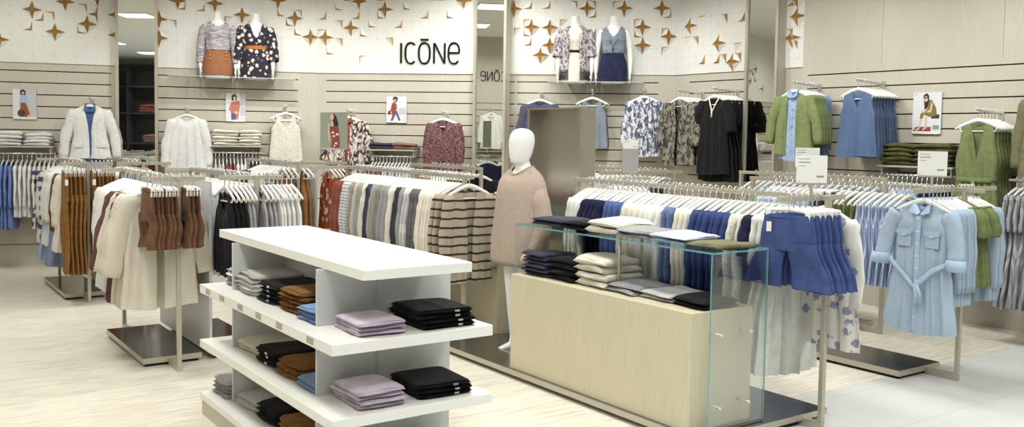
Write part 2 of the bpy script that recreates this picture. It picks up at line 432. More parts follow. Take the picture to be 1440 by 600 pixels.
def shop_name(loc, rz, label, sc=1):
    t = thing('shop_name', label, 'sign', loc, rz, 'shop name signs'); t.scale = (sc, 1, sc)
    w = .0225
    def L(name, parts):
        mb = MB()
        for pts, closed in parts: stroke(mb, pts, w, .022, closed)
        mb.obj(name, BLACK, t)
    H = .262
    L('letter_i', [([(.015, 0), (.015, H)], False)])
    L('letter_c', [(arc(.145, H/2, .072, H/2+.003, 48, 312), False)])
    L('letter_o', [(arc(.328, H/2, .074, H/2+.003, 0, 345, 23), True), ([(.275, H+.044), (.381, H+.044)], False)])
    L('letter_n', [([(.458, 0), (.458, H)], False), ([(.466, H-.004), (.592, .004)], False), ([(.600, 0), (.600, H)], False)])
    L('letter_e', [([(.66, H*.52), (.792, H*.52)], False), ([(.790, H*.51)]+arc(.722, H/2, .072, H/2+.003, 12, 318), False)])
    return t
shop_name(WD.at(1.135, .03, 2.606), WD.rz, 'black shop name lettering on the white relief panel')
shop_name(WO.at(5.275, .012, 2.845), WO.rz, 'black shop name lettering seen reversed in the middle mirror', .755)

# ------------------------------------------------------------------ garments
def lerp(a, b, t): return a+(b-a)*t
def sstep(x): x = max(0, min(1, x)); return x*x*(3-2*x)
def prof(P, v):
    for i in range(len(P)-1):
        if v <= P[i+1][0]:
            t = (v-P[i][0])/(P[i+1][0]-P[i][0]+1e-9); return lerp(P[i][1], P[i+1][1], sstep(t))
    return P[-1][1]

def body_mesh(seed, P, L, nw=.075, nd=.09, sl=.055, t=.03, fold=.010, nf=3.0, openg=None, bnd=.02, hemw=.008, NU=26, NV=22, t_hem=None, vneck=False):
    """Garment body hung from the shoulders: P = (v, half width) profile, L length, nw/nd neck half width and depth."""
    rnd = random.Random(seed)
    ph = [rnd.uniform(0, 6.28) for _ in range(8)]; fr = [nf*rnd.uniform(.7, 1.25) for _ in range(4)]
    sw = P[0][1]
    def F(s, v):
        a = sstep(v*1.6)
        return fold*(a*(sin(fr[0]*pi*s+ph[0])+.6*sin(fr[1]*1.9*pi*s+ph[1]+v*1.2))+.45*sin(7*v+ph[2]+2*s))
    def G(s, v, side):
        a = sstep(v*1.5)*(1-s*s)
        return fold*.55*a*(sin(fr[2]*2.3*pi*s+ph[3+side]+v)+.5*sin(fr[3]*3.7*pi*s+ph[5+side]))
    def ztop(x, side):
        ax = abs(x)
        if ax < nw:
            q = ax/nw; d = nd if side < 0 else bnd
            return -d*((1-q) if (vneck and side < 0) else sqrt(max(0, 1-q*q)))
        return -sl*((ax-nw)/(max(1e-3, sw-nw)))**1.15
    def T(v): 
        tt = t if t_hem is None else lerp(t, t_hem, v)
        return tt*sstep(v/.16)
    mb = MB()
    def pt(s, v, side):
        W = prof(P, v); zt = ztop(s*sw, side)
        z = lerp(zt, -L+hemw*sin(3*s+ph[6])+.012*s*s, v)
        x = s*(W if v > 0 else sw)
        e = sqrt(max(0, 1-s**4))
        y = (side*T(v)*e)+F(s, v)*sstep(v*4)+G(s, v, 1 if side > 0 else 0)*side
        if abs(x) >= nw and v == 0: y = F(s, 0)*0
        elif v == 0: y = side*.012*(1-(abs(x)/nw))
        return (x, y, z)
    def sheet(side, s0f, s1f, nu):
        vs = []; fs = []
        for j in range(NV+1):
            v = j/NV
            a, b = s0f(v), s1f(v)
            for i in range(nu+1): vs.append(pt(lerp(a, b, i/nu), v, side))
        for j in range(NV):
            for i in range(nu):
                k = j*(nu+1)+i; fs.append((k, k+1, k+nu+2, k+nu+1))
        mb.add(vs, fs, 0, True)
    one = lambda v: 1.0
    mone = lambda v: -1.0
    sheet(1, mone, one, NU)
    if openg is None: sheet(-1, mone, one, NU)
    else:
        g0 = nw/sw
        g = lambda v: lerp(openg[1] if len(openg) > 1 else openg[0], g0, exp(-v*openg[2] if len(openg) > 2 else -v*7)) if v > 0 else g0
        sheet(-1, mone, lambda v: -g(v), NU//2); sheet(-1, g, one, NU//2)
    return mb

def add_sleeve(mb, side, sw, z0, L, r0=.055, r1=.034, out=.05, back=0, seed=0, ry=.5, bend=.0, roll=0, n=10, k=13):
    rnd = random.Random(seed*7+side); ph = rnd.uniform(0, 6)
    pts = []; R = []
    for i in range(k):
        t = i/(k-1)
        x = side*(sw-.018+out*sstep(min(1, t*1.6))*(1) + bend*t*t)
        pts.append((x, back*t*t+.004*sin(9*t+ph), z0+.012-L*t-.0*t))
        rr = lerp(r0, r1, t**.8)*(1+.07*sin(17*t+ph)+.04*sin(31*t))
        if i == 0: rr = r0*.55
        R.append(rr)
    if roll:
        pts += [(pts[-1][0], pts[-1][1], pts[-1][2]-.001)]; R += [R[-1]*1.18]
        pts += [(pts[-1][0], pts[-1][1], pts[-1][2]-roll)]; R += [R[-1]]
    mb.tube(pts, R, n, 0, [r*ry for r in R])
    return pts[-1]

def hanger_mesh(kind):
    mb = MB()
    r = .018
    hook = [(r*cos(a), 0, -.0+r*sin(a)-.004) for a in [radians(x) for x in (200, 160, 120, 80, 40, 0, -40)]]+[(.004, 0, -.03), (0, 0, -.045), (0, 0, -.085)]
    mb.tube(hook, .0042, 6, 1)
    if kind == 'top':
        pts = [(-.205, 0, -.168), (-.17, 0, -.148), (-.10, 0, -.116), (-.04, 0, -.094), (0, 0, -.085), (.04, 0, -.094), (.10, 0, -.116), (.17, 0, -.148), (.205, 0, -.168)]
        mb.tube(pts, [.010, .013, .015, .017, .019, .017, .015, .013, .010], 6, 0, [.006, .007, .007, .007, .007, .007, .007, .007, .006], up=(0, 1, 0))
        mb.tube([(-.165, 0, -.155), (-.15, 0, -.185), (.15, 0, -.185), (.165, 0, -.155)], .006, 6, 0, .005)
    else:
        mb.tube([(-.16, 0, -.088), (0, 0, -.078), (.16, 0, -.088)], .011, 6, 0, .006)
        for s in (-1, 1): mb.box(s*.13-.016, s*.13+.016, -.011, .011, -.135, -.085, 0)
    return mb
HANG = {k: hanger_mesh(k).mesh('hanger_'+k, [PLASTIC, CHROME]) for k in ('top', 'clip')}

def leg_pair_mesh(seed, w, L, rise, legw, t=.03, flare=1.0, fold=.006, hemcuff=False, gap=.004):
    """shorts or trousers hung from the waistband"""
    rnd = random.Random(seed); mb = MB(); n = 20
    ph = [rnd.uniform(0, 6.28) for _ in range(6)]
    rg = []
    for z, ww, tt in ((0, w*.86, t*.55), (-.012, w*.88, t*.75), (-.04, w*.9, t*.85), (-rise*.55, w*.99, t*1.1), (-rise, w*1.02, t*1.1)):
        rg.append([(ww*cos(2*pi*j/n), tt*sin(2*pi*j/n)+fold*.4*sin(3*2*pi*j/n+ph[0]), z+.010*abs(sin(pi*j/n*1))*(-1 if z == 0 and j < n/2 else 0)) for j in range(n)])
    mb.rings(rg, 0, cap=False)
    mb.tube([(w*.865*cos(2*pi*j/n), t*.7*sin(2*pi*j/n), -.018) for j in range(n+1)], .004, 4, 0)
    for s in (-1, 1):
        rl = []; K = 10
        for i in range(K+1):
            u = i/K; z = -rise*.75-(L-rise*.75)*u
            hw = lerp(w*.52, legw, sstep(u*1.3)*1.0)*(lerp(1, flare, u)); cx = s*(hw+gap*u+lerp(-.006, 0, u))+s*(.012*u if L < .6 else 0)
            th = t*lerp(1.0, .92, u)
            ring = []
            for j in range(n):
                a = 2*pi*j/n
                f = fold*sstep(u*2)*(sin(3*a+ph[1+(s > 0)])+.7*sin(5*a+ph[3]+2*u))
                ring.append((cx+hw*cos(a)*(1+.04*sin(4*u+ph[4])), (th+f)*sin(a)+fold*sin(6*u+ph[2]+s), z+ (.008*cos(a+ph[5]) if i == K else 0)))
            rl.append(ring)
        mb.rings(rl, 0, cap=False)
        # inner hem, so the leg opening has depth
        last = rl[-1]; inner = [(lerp(sum(p[0] for p in last)/n, p[0], .82), p[1]*.6, p[2]+.05) for p in last]
        mb.rings([last, inner], 0, cap=False)
    return mb

PROTO = {}
TAN = lambda: None
def proto(kind, var):
    """mesh set for one kind of garment: list of (part name, mesh)"""
    key = (kind, var)
    if key in PROTO: return PROTO[key]
    sd = hash(kind) % 1000 if False else sum(map(ord, kind))*13+var*101
    parts = []
    M0 = [PAPER]
    def B(**k): parts.append(('body', body_mesh(sd, **k).mesh(kind+'_body', M0, True)))
    def SL(sw, z0, L, **k):
        for s in (-1, 1):
            mb = MB(); add_sleeve(mb, s, sw, z0, L, seed=sd, **k); parts.append(('sleeve', mb.mesh(kind+'_sleeve', M0)))
    if kind == 'sweater':
        B(P=[(0, .20), (.22, .205), (.6, .225), (1, .235)], L=.66, nw=.085, nd=.07, t=.020, fold=.007); SL(.2, -.055, .56, r0=.062, r1=.040, out=.045, ry=.36)
    elif kind == 'cardigan':
        B(P=[(0, .205), (.25, .205), (.6, .22), (1, .23)], L=.74, nw=.075, nd=.05, t=.020, fold=.007, openg=(.1, .13)); SL(.2, -.055, .60, r0=.064, r1=.042, out=.05, ry=.36)
    elif kind == 'long_cardigan':
        B(P=[(0, .21), (.25, .215), (.6, .245), (1, .27)], L=.84, nw=.075, nd=.05, t=.022, fold=.010, openg=(.1, .10)); SL(.205, -.055, .56, r0=.078, r1=.062, out=.075, ry=.36, bend=.055)
    elif kind == 'blouse':
        B(P=[(0, .19), (.22, .195), (.6, .215), (1, .23)], L=.66, nw=.08, nd=.09, t=.018, fold=.009, nf=4, vneck=True); SL(.19, -.055, .5, r0=.06, r1=.036, out=.035, ry=.36)
    elif kind == 'short_blouse':
        B(P=[(0, .19), (.2, .195), (.6, .215), (1, .24)], L=.62, nw=.085, nd=.10, t=.018, fold=.010, nf=4); SL(.19, -.055, .24, r0=.066, r1=.06, out=.05, ry=.36)
    elif kind == 'long_blouse':
        B(P=[(0, .19), (.2, .2), (.6, .235), (1, .27)], L=.80, nw=.08, nd=.10, t=.018, fold=.012, nf=5, vneck=True); SL(.19, -.055, .5, r0=.066, r1=.045, out=.05, ry=.36)
    elif kind == 'shirt':
        B(P=[(0, .195), (.22, .2), (.6, .21), (1, .215)], L=.70, nw=.06, nd=.07, t=.018, fold=.008, vneck=True); SL(.195, -.055, .56, r0=.058, r1=.036, out=.03, ry=.36)
        c = MB()
        for s in (-1, 1): c.add([(s*.058, .0, .012), (s*.058, -.018, .0), (s*.052, -.03, -.062), (s*.006, -.03, -.075), (0, -.012, -.06)], [(0, 1, 2, 3, 4)], 0)
        c.tube([(.06*cos(a), .02*sin(a)+.0, .008) for a in [pi*i/8 for i in range(9)]], .016, 6, 0, .004, up=(0, 1, 0))
        parts.append(('collar', c.mesh('shirt_collar', M0)))
    elif kind == 'tank':
        B(P=[(0, .12), (.12, .125), (.3, .185), (1, .215)], L=.62, nw=.085, nd=.15, bnd=.07, sl=.02, t=.016, fold=.009, nf=4)
    elif kind == 'sleeveless':
        B(P=[(0, .165), (.18, .165), (.34, .20), (1, .235)], L=.66, nw=.075, nd=.17, bnd=.03, sl=.045, t=.020, fold=.012, nf=5, vneck=True)
    elif kind == 'long_dress':
        B(P=[(0, .17), (.18, .185), (.38, .185), (.7, .25), (1, .29)], L=.98, nw=.085, nd=.10, t=.022, fold=.014, nf=6); SL(.17, -.05, .3, r0=.055, r1=.05, out=.03, ry=.36)
    elif kind == 'jumpsuit':
        B(P=[(0, .15), (.12, .16), (.25, .195), (.42, .165), (.55, .21), (1, .21)], L=1.25, nw=.07, nd=.26, bnd=.05, sl=.04, t=.024, fold=.013, nf=5, vneck=True)
    elif kind == 'halter':
        B(P=[(0, .035), (.14, .05), (.3, .15), (.42, .155), (.6, .17), (1, .17)], L=1.12, nw=.018, nd=.02, sl=.012, t=.03, fold=.009, nf=3)
    elif kind == 'jacket':
        B(P=[(0, .20), (.25, .20), (.5, .185), (.75, .215), (1, .24)], L=.64, nw=.07, nd=.04, t=.045, fold=.006, nf=3, openg=(.1, .012, 3.6)); SL(.2, -.055, .58, r0=.075, r1=.052, out=.085, ry=.62, bend=.035)
        lp = MB()
        for s in (-1, 1): lp.add([(s*.062, -.004, .006), (s*.105, -.038, -.10), (s*.082, -.052, -.20), (s*.040, -.052, -.30), (s*.050, -.030, -.10)], [(0, 1, 2, 3, 4)], 0)
        parts.append(('lapel', lp.mesh('jacket_lapel', M0)))
        for s in (-1, 1): parts.append(('pocket_flap', MB().bbox(s*.125-.055, s*.125+.055, -.058, -.045, -.50, -.45, .004).mesh('pocket_flap', M0)))
    elif kind == 'green_jacket':
        B(P=[(0, .20), (.25, .205), (.6, .225), (1, .25)], L=.66, nw=.065, nd=.04, t=.045, fold=.009, nf=3.4, openg=(.1, .26, 2.2)); SL(.2, -.055, .50, r0=.075, r1=.056, out=.09, ry=.6, bend=.04)
    elif kind == 'shirt_out':
        B(P=[(0, .195), (.22, .2), (.6, .215), (1, .225)], L=.74, nw=.06, nd=.07, t=.036, fold=.009, vneck=True); SL(.195, -.055, .58, r0=.066, r1=.042, out=.055, ry=.6, bend=.015)
        c = MB()
        for s in (-1, 1): c.add([(s*.06, .0, .016), (s*.062, -.025, .0), (s*.066, -.046, -.062), (s*.010, -.046, -.085), (0, -.018, -.06)], [(0, 1, 2, 3, 4)], 0)
        c.tube([(.062*cos(a), .02*sin(a)+.0, .010) for a in [pi*i/8 for i in range(9)]], .018, 6, 0, .004, up=(0, 1, 0))
        parts.append(('collar', c.mesh('shirt_collar', M0)))
        parts.append(('placket', MB().bbox(-.014, .014, -.055, -.042, -.72, -.07, .002).mesh('shirt_placket', M0)))
    elif kind == 'inner_shirt':
        B(P=[(0, .15), (.3, .15), (1, .17)], L=.72, nw=.055, nd=.06, t=.028, fold=.006, vneck=True)
        c = MB()
        for s in (-1, 1): c.add([(s*.055, .0, .026), (s*.058, -.03, .012), (s*.066, -.052, -.05), (s*.010, -.052, -.075), (0, -.022, -.05)], [(0, 1, 2, 3, 4)], 0)
        c.tube([(.058*cos(a), .02*sin(a)+.0, .016) for a in [pi*i/8 for i in range(9)]], .018, 6, 0, .004, up=(0, 1, 0))
        parts.append(('collar', c.mesh('shirt_collar', M0)))
        bt = MB()
        for k in range(7): bt.tube([(0, -.03, -.10-.085*k), (0, -.042, -.10-.085*k)], .006, 8)
        parts.append(('buttons', bt.mesh('shirt_buttons', M0)))
    elif kind == 'blouse_out':
        B(P=[(0, .19), (.22, .195), (.6, .225), (1, .25)], L=.66, nw=.085, nd=.06, t=.036, fold=.012, nf=4); SL(.19, -.055, .60, r0=.075, r1=.05, out=.07, ry=.6, bend=.02)
    elif kind == 'kimono':
        B(P=[(0, .21), (.25, .22), (.6, .245), (1, .265)], L=.80, nw=.065, nd=.05, t=.04, fold=.012, nf=4, openg=(.1, .04, 3.0)); SL(.21, -.055, .52, r0=.085, r1=.085, out=.07, ry=.55, bend=.03)
    elif kind == 'dress_out':
        B(P=[(0, .18), (.22, .185), (.42, .17), (.65, .22), (1, .27)], L=.86, nw=.075, nd=.19, t=.038, fold=.014, nf=6, vneck=True); SL(.18, -.055, .60, r0=.066, r1=.05, out=.05, ry=.6)
    elif kind == 'black_dress':
        B(P=[(0, .19), (.2, .20), (.5, .20), (.75, .23), (1, .25)], L=.90, nw=.085, nd=.16, t=.03, fold=.012, nf=5, vneck=True); SL(.19, -.055, .36, r0=.075, r1=.07, out=.075, ry=.55, bend=.02)
        nk = MB(); nk.tube([(-.088, -.006, .0), (-.05, -.022, -.065), (-.012, -.036, -.15), (0, -.042, -.17), (.012, -.036, -.15), (.05, -.022, -.065), (.088, -.006, .0)], .010, 6, 0, .006); nk.tube([(0, -.042, -.16), (0, -.046, -.24)], .012, 6, 0, .004)
        parts.append(('neck_trim', nk.mesh('neck_trim', [PAPER])))
    elif kind == 'belted_jumpsuit':
        B(P=[(0, .145), (.10, .155), (.22, .19), (.36, .175), (.5, .215), (.7, .215), (1, .20)], L=1.42, nw=.065, nd=.33, bnd=.05, sl=.04, t=.045, fold=.014, nf=5, vneck=True)
        bl = MB(); bl.tube([(-.18, 0, -.51), (-.14, -.05, -.515), (0, -.068, -.52), (.14, -.05, -.515), (.18, 0, -.51)], .022, 8, 0, .006); bl.tube([(.01, -.072, -.52), (.03, -.076, -.64), (.02, -.07, -.78)], .016, 6, 0, .004)
        parts.append(('belt', bl.mesh('jumpsuit_belt', M0)))
    elif kind == 'ruffle_top':
        B(P=[(0, .16), (.2, .17), (.6, .2), (1, .22)], L=.6, nw=.08, nd=.14, t=.02, fold=.012, nf=5, vneck=True); SL(.16, -.05, .2, r0=.07, r1=.075, out=.07, ry=.4)
    elif kind == 'shorts':
        parts.append(('body', leg_pair_mesh(sd, .185, .41, .20, .112, .028, 1.10, .008, gap=.03).mesh('shorts_body', M0)))
    elif kind == 'narrow_shorts':
        parts.append(('body', leg_pair_mesh(sd, .175, .40, .22, .10, .024, 1.0, .010).mesh('shorts_body', M0)))
    elif kind == 'trousers':
        parts.append(('body', leg_pair_mesh(sd, .18, .96, .27, .092, .022, 1.0, .009).mesh('trousers_body', M0)))
    elif kind == 'skirt':
        parts.append(('body', body_mesh(sd, P=[(0, .17), (.2, .19), (1, .235)], L=.55, nw=.001, nd=.0, bnd=0, sl=.0, t=.022, fold=.012, nf=5).mesh('skirt_body', M0, True)))
    if kind == 'black_dress':
        parts = [(n_, m_) for n_, m_ in parts]
    PROTO[key] = parts
    return parts

HZ = {'shorts': ('clip', -.105), 'narrow_shorts': ('clip', -.085), 'trousers': ('clip', -.10), 'skirt': ('clip', -.10)}
KINDNAME = {'long_cardigan': 'cardigan', 'short_blouse': 'blouse', 'long_blouse': 'blouse', 'sleeveless': 'sleeveless_top', 'long_dress': 'dress', 'halter': 'jumpsuit', 'narrow_shorts': 'shorts', 'tank': 'tank_top', 'green_jacket': 'jacket', 'shirt_out': 'shirt', 'inner_shirt': 'shirt', 'blouse_out': 'blouse', 'dress_out': 'dress', 'black_dress': 'dress', 'belted_jumpsuit': 'jumpsuit'}
CATN = {'sleeveless_top': 'top', 'tank_top': 'top', 'ruffle_top': 'top'}
tag_me = MB().box(-.014, .014, -.002, .002, -.055, 0).mesh('price_tag', [PAPER])
hook_n = [0]
def garment(kind, mat, loc, rz, label, group=None, var=None, hanger=True, name=None, swing=0, ptag=None, tagmat=None, zoff=None):
    hook_n[0] += 1
    var = hook_n[0] % 4 if var is None else var
    hk, z = HZ.get(kind, ('top', -.094))
    if zoff is not None: z = zoff
    nm = name or KINDNAME.get(kind, kind)
    t = thing(nm, label, CATN.get(nm, nm), loc, rz+swing, group)
    first = None
    for pn, me in proto(kind, var):
        o = link(pn, me, t, (0, 0, z), 0, F['cream'] if pn == 'neck_trim' else mat); first = first or o
    if hanger: link('hanger', HANG[hk], t)
    if ptag: link('price_tag', tag_me, t, ptag[:3], ptag[3] if len(ptag) > 3 else .3, tagmat or PAPER)
    return t

def run(axis, fixed, start, stepd, specs, phrase, group, z=1.355, skip=(), rz0=None, seed=1, jit=.006):
    """hang garments one after another along a rail, nearest first; labels count along the rail"""
    rnd = random.Random(seed); p = start; cnt = {}
    for si, sp in enumerate(specs):
        kind, words, mat, n = sp[:4]; opt = sp[4] if len(sp) > 4 else {}
        for i in range(n):
            while any(a < p < b for a, b in skip): p += .01
            k = cnt.get(words, 0); cnt[words] = k+1
            j = rnd.uniform(-jit, jit)
            loc = (fixed+j, p, z+.004) if axis == 'y' else (p, fixed+j, z+.004)
            rz = (0 if axis == 'y' else -pi/2) if rz0 is None else rz0
            lab = f'{ORD[k]} {words} {phrase}'
            garment(kind, mat, loc, rz, lab, group, swing=rnd.uniform(-.04, .04), var=(si+seed) % 4, **opt)
            p += stepd
    return p
# cloth colours
F = {}
def fb(k, *a, **kw): F[k] = fabric('cloth_'+k, *a, **kw)
fb('cream', (236, 230, 212), (226, 218, 198)); fb('white', (238, 238, 234), (228, 228, 224)); fb('white_sheer', (232, 232, 224), (222, 220, 210))
fb('cream_cable', (232, 225, 206), (208, 199, 178), 'chevron', 1.3); fb('lace', (232, 228, 214), (205, 198, 180), 'lace')
fb('royal', (60, 78, 136), (50, 66, 120)); fb('shorts_blue', (66, 84, 142), (58, 74, 130)); fb('navy', (42, 46, 82), (34, 37, 66)); fb('blue_mid', (84, 110, 170), (70, 94, 150))
fb('cobalt_mix', (120, 140, 186), (70, 92, 150), 'marl'); fb('sky', (170, 194, 226), (150, 176, 212)); fb('sky_stripe', (206, 216, 240), (140, 164, 214), 'vstripe', .7)
fb('denim_pale', (160, 182, 204), (176, 196, 216), 'denim'); fb('denim_mid', (120, 156, 196), (140, 172, 208), 'denim'); fb('denim_blue', (86, 110, 152), (98, 122, 164), 'denim')
fb('green', (124, 136, 82), (112, 124, 72)); fb('green_light', (138, 150, 92), (126, 138, 82)); fb('olive', (92, 92, 48), (78, 78, 40)); fb('khaki', (126, 122, 88), (112, 108, 78))
fb('ochre', (154, 102, 42), (134, 86, 32)); fb('rust', (120, 80, 52), (104, 68, 42)); fb('caramel', (146, 100, 56), (130, 88, 48)); fb('tan', (174, 110, 72), (166, 102, 66))
fb('terracotta', (158, 88, 70), (144, 76, 60)); fb('plum', (112, 72, 66), (96, 60, 56)); fb('taupe', (178, 156, 138), (166, 144, 126)); fb('beige_marl', (196, 174, 156), (176, 154, 138), 'marl')
fb('grey', (150, 148, 144), (136, 134, 130)); fb('grey_marl', (172, 172, 172), (140, 140, 142), 'marl'); fb('grey_light', (206, 205, 202), (190, 188, 184), 'marl'); fb('sage', (172, 174, 160), (156, 158, 144), 'marl')
fb('charcoal', (74, 74, 78), (58, 58, 62), 'marl'); fb('grey_dark', (112, 112, 114), (94, 94, 96)); fb('black', (32, 31, 33), (25, 24, 26)); fb('aubergine', (78, 74, 100), (66, 62, 86)); fb('slate_blue', (140, 148, 184), (126, 134, 170)); fb('bluebell', (112, 140, 208), (98, 124, 192))
fb('lilac', (214, 200, 216), (200, 186, 204)); fb('lavender_rib', (116, 112, 160), (98, 94, 142)); fb('baby_blue', (134, 168, 222), (120, 152, 208)); fb('navy_marl', (72, 74, 94), (54, 56, 74), 'marl'); fb('pale_blue', (214, 222, 238), (202, 210, 228))
fb('stripe_grey', (222, 222, 224), (140, 142, 150), 'stripe', 2.4); fb('stripe_beige', (182, 168, 146), (58, 52, 46), 'stripe', 1.02); fb('colour_block', (196, 196, 196), (226, 222, 208), 'stripe', .22)
fb('spot_print', (232, 230, 220), (150, 152, 186), 'spots', .8); fb('floral_navy', (54, 48, 62), (226, 218, 196), 'floral', 1.0); fb('floral_orange', (168, 66, 34), (206, 192, 170), 'floral', .8)
fb('floral_blue', (222, 224, 228), (80, 88, 118), 'camo', 1.6); fb('kimono_dark', (62, 60, 54), (146, 142, 124), 'camo', 2.0); fb('kimono_grey', (206, 198, 196), (110, 100, 112), 'camo', 2.6); fb('kimono_rust', (226, 212, 196), (60, 46, 56), 'camo', 2.0)
fb('red_print', (98, 48, 54), (142, 108, 108), 'camo', 4.0); fb('check_navy', (226, 224, 216), (76, 84, 124), 'check', .9); fb('check_blue', (214, 222, 236), (150, 168, 206), 'check', 2.4); fb('bw_print', (200, 200, 196), (60, 60, 62), 'camo', 4.0)
fb('space_dye', (206, 200, 204), (124, 118, 130), 'spacedye', 1.0); fb('crochet', (214, 204, 178), (150, 138, 112), 'lace', .7); fb('stripe_dark', (166, 166, 168), (132, 133, 138), 'vstripe', .5); fb('slate_grey', (138, 150, 164), (124, 136, 150)); fb('navy_soft', (84, 86, 112), (72, 74, 98)); fb('white_floral', (238, 236, 228), (206, 150, 146), 'spots', .6); fb('brown_fold', (156, 120, 108), (140, 106, 96)); fb('teal_blue', (86, 106, 144), (76, 96, 132))

# ------------------------------------------------------------------ display racks
PLATE_TOP = plain('plate_top', (88, 85, 86), .12, .85)
def rack(label, a, b0, b1, base=None, near=None, far=None, panel=None, z=1.355, rail=None):
    """floor rack: steel plate, two feet with posts, a rail along Y and cross rails along X"""
    t = thing('clothes_rack', label, 'clothes rack', (a, b0, 0), 0, 'steel clothes racks')
    L = b1-b0; w = .015
    if base:
        x0, x1, y0, y1 = base
        m = MB(); m.box(x0-a+.02, x1-a-.02, y0-b0+.02, y1-b0-.02, 0, .022, 1)
        m.box(x0-a, x1-a, y0-b0, y1-b0, .022, .062, 0, mtop=2); m.obj('base_plate', [STEEL, DARK, PLATE_TOP], t)
    else: base = (a-.2, a+.2, b0+.23, b1-.23)
    for yy, ye in ((0, base[2]-b0+.0), (L, base[3]-b0)):
        MB().bbox(-w, w, min(yy, ye)-(w if yy < ye else 0), max(yy, ye)+(0 if yy < ye else w), .0, .05, .003).obj('foot', STEEL, t)
        MB().bbox(-w, w, yy-w, yy+w, .0495, z-.0305, .003).obj('post', STEEL, t)
    r0, r1 = rail or (b0-.02, b1+.02)
    MB().bbox(-.012, .012, r0-b0, r1-b0, z-.03, z, .002).obj('rail', STEEL, t)
    for c in (near, far):
        if c: MB().bbox(c[1]-a, c[2]-a, c[0]-b0-.012, c[0]-b0+.012, z-.03, z, .002).obj('cross_rail', STEEL, t)
    if panel:
        MB().bbox(panel[0]-a-.011, panel[0]-a+.011, panel[1]-b0, panel[2]-b0, .062, panel[3] if len(panel) > 3 else 1.31, .002).obj('divider_panel', MATS['frosted_acrylic'], t)
    return t

rack('steel rack holding brown shorts and cream knits, left of the white table', 1.77, 6.473, 8.11, (1.585, 1.995, 6.70, 7.88), (6.50, 1.53, 1.96), (8.08, 1.60, 1.96), (2.035, 6.62, 7.97))
rack('steel rack holding black and white tank tops behind the white table', 2.32, 6.473, 8.11, (2.075, 2.48, 6.70, 7.88), (6.50, 2.06, 2.52), (8.08, 2.1, 2.5))
rack('steel rack holding long ochre trousers near the left wall', 1.77, 9.558, 11.2, (1.59, 1.965, 9.79, 11.03), (9.585, 1.53, 2.0), (11.17, 1.55, 1.96), (2.01, 9.70, 11.1))
rack('small steel rack with royal blue shorts behind the divider panel', 2.28, 9.558, 11.2, (2.05, 2.45, 9.79, 11.03), (9.585, 2.04, 2.55), None)
rack('steel rack holding caramel jumpsuits below the back wall', 3.87, 9.50, 11.1, (3.66, 4.07, 9.75, 10.9), (9.53, 3.62, 4.46), None, (4.13, 9.62, 10.95))
rack('long steel rack of cardigans behind the white table', 3.90, 6.16, 8.33, (3.66, 4.08, 6.4, 8.1), None, (8.30, 3.5, 4.12), rail=(6.04, 8.36))
rack('long steel rack of white and blue tops behind the glass console', 4.48, 3.217, 5.46, (4.245, 4.662, 3.41, 5.2), (3.27, 4.12, 4.70), (5.42, 4.46, 5.2), rail=(3.20, 5.5))
rack('steel rack holding the pale denim shirtdress on the right', 6.25, 3.39, 5.25, (5.915, 6.43, 3.62, 4.97), (3.46, 5.74, 6.80), None, rail=(3.25, 5.28))
rack('steel rack holding the cream crochet top near the back corner', 6.5, 6.45, 8.0, (6.3, 6.7, 6.68, 7.8), (6.45, 5.55, 6.62), None)
rack('steel rack of black tops left of the steel cabinet', 5.0, 7.6, 9.0, (4.8, 5.2, 7.8, 8.8), None, None)
rack('steel rack of striped and denim tops along the right wall', 7.2, 4.6, 6.2, (7.0, 7.4, 4.8, 6.0), None, None, z=1.36)

C = F
# brown shorts on the near cross rail, cream knits on the long rail behind
run('x', 6.50, 1.575, .031, [('narrow_shorts', 'brown shorts', C['rust'], 9, {})], 'from the left on the rack left of the white table', 'brown shorts on the left rack', skip=((1.735, 1.81),), seed=3)
run('y', 1.69, 6.64, .058, [('long_cardigan', 'cream cable knit cardigan', C['cream_cable'], 4, {}), ('short_blouse', 'rust brown blouse', C['rust'], 1, {}), ('long_cardigan', 'cream cable knit cardigan', C['cream_cable'], 1, {}), ('long_cardigan', 'plum brown cardigan', C['plum'], 3, {}), ('long_blouse', 'white blouse', C['white'], 6, {}), ('blouse', 'cream blouse', C['cream'], 4, {})], 'behind the brown shorts', 'knits on the left rack', seed=4)
run('x', 6.50, 2.10, .034, [('tank', 'black tank top', C['black'], 4, {}), ('tank', 'grey marl tank top', C['grey_marl'], 5, {}), ('tank', 'white tank top', C['white'], 5, {})], 'from the left behind the white table', 'tank tops behind the white table', skip=((2.29, 2.35),), seed=5)
run('y', 2.32, 6.66, .07, [('sleeveless', 'white sleeveless top', C['white'], 6, {}), ('tank', 'charcoal tank top', C['charcoal'], 4, {}), ('blouse', 'lavender blouse', C['lavender_rib'], 3, {}), ('blouse', 'white long sleeved blouse', C['white'], 6, {})], 'on the long rail behind the tank tops', 'tops on the second left rack', seed=6)
run('x', 9.585, 1.57, .036, [('trousers', 'long ochre trousers', C['ochre'], 1, {'ptag': (.185, -.01, -.16, pi/2)}), ('trousers', 'long ochre trousers', C['ochre'], 4, {}), ('trousers', 'long ochre trousers', C['ochre'], 1, {'ptag': (.185, -.01, -.16, pi/2)}), ('trousers', 'long ochre trousers', C['ochre'], 5, {})], 'from the left near the left wall', 'ochre trousers', skip=((1.735, 1.81),), seed=7)
run('y', 1.77, 9.75, .075, [('long_blouse', 'cream gathered blouse', C['cream'], 3, {}), ('sweater', 'rust sweater', C['rust'], 2, {}), ('long_dress', 'slate blue dress', C['slate_blue'], 2, {}), ('long_blouse', 'white long blouse', C['white'], 5, {}), ('long_dress', 'pale blue dress', C['sky'], 2, {}), ('long_blouse', 'checked blouse', C['check_navy'], 3, {})], 'behind the long ochre trousers', 'blouses behind the ochre trousers', seed=8)
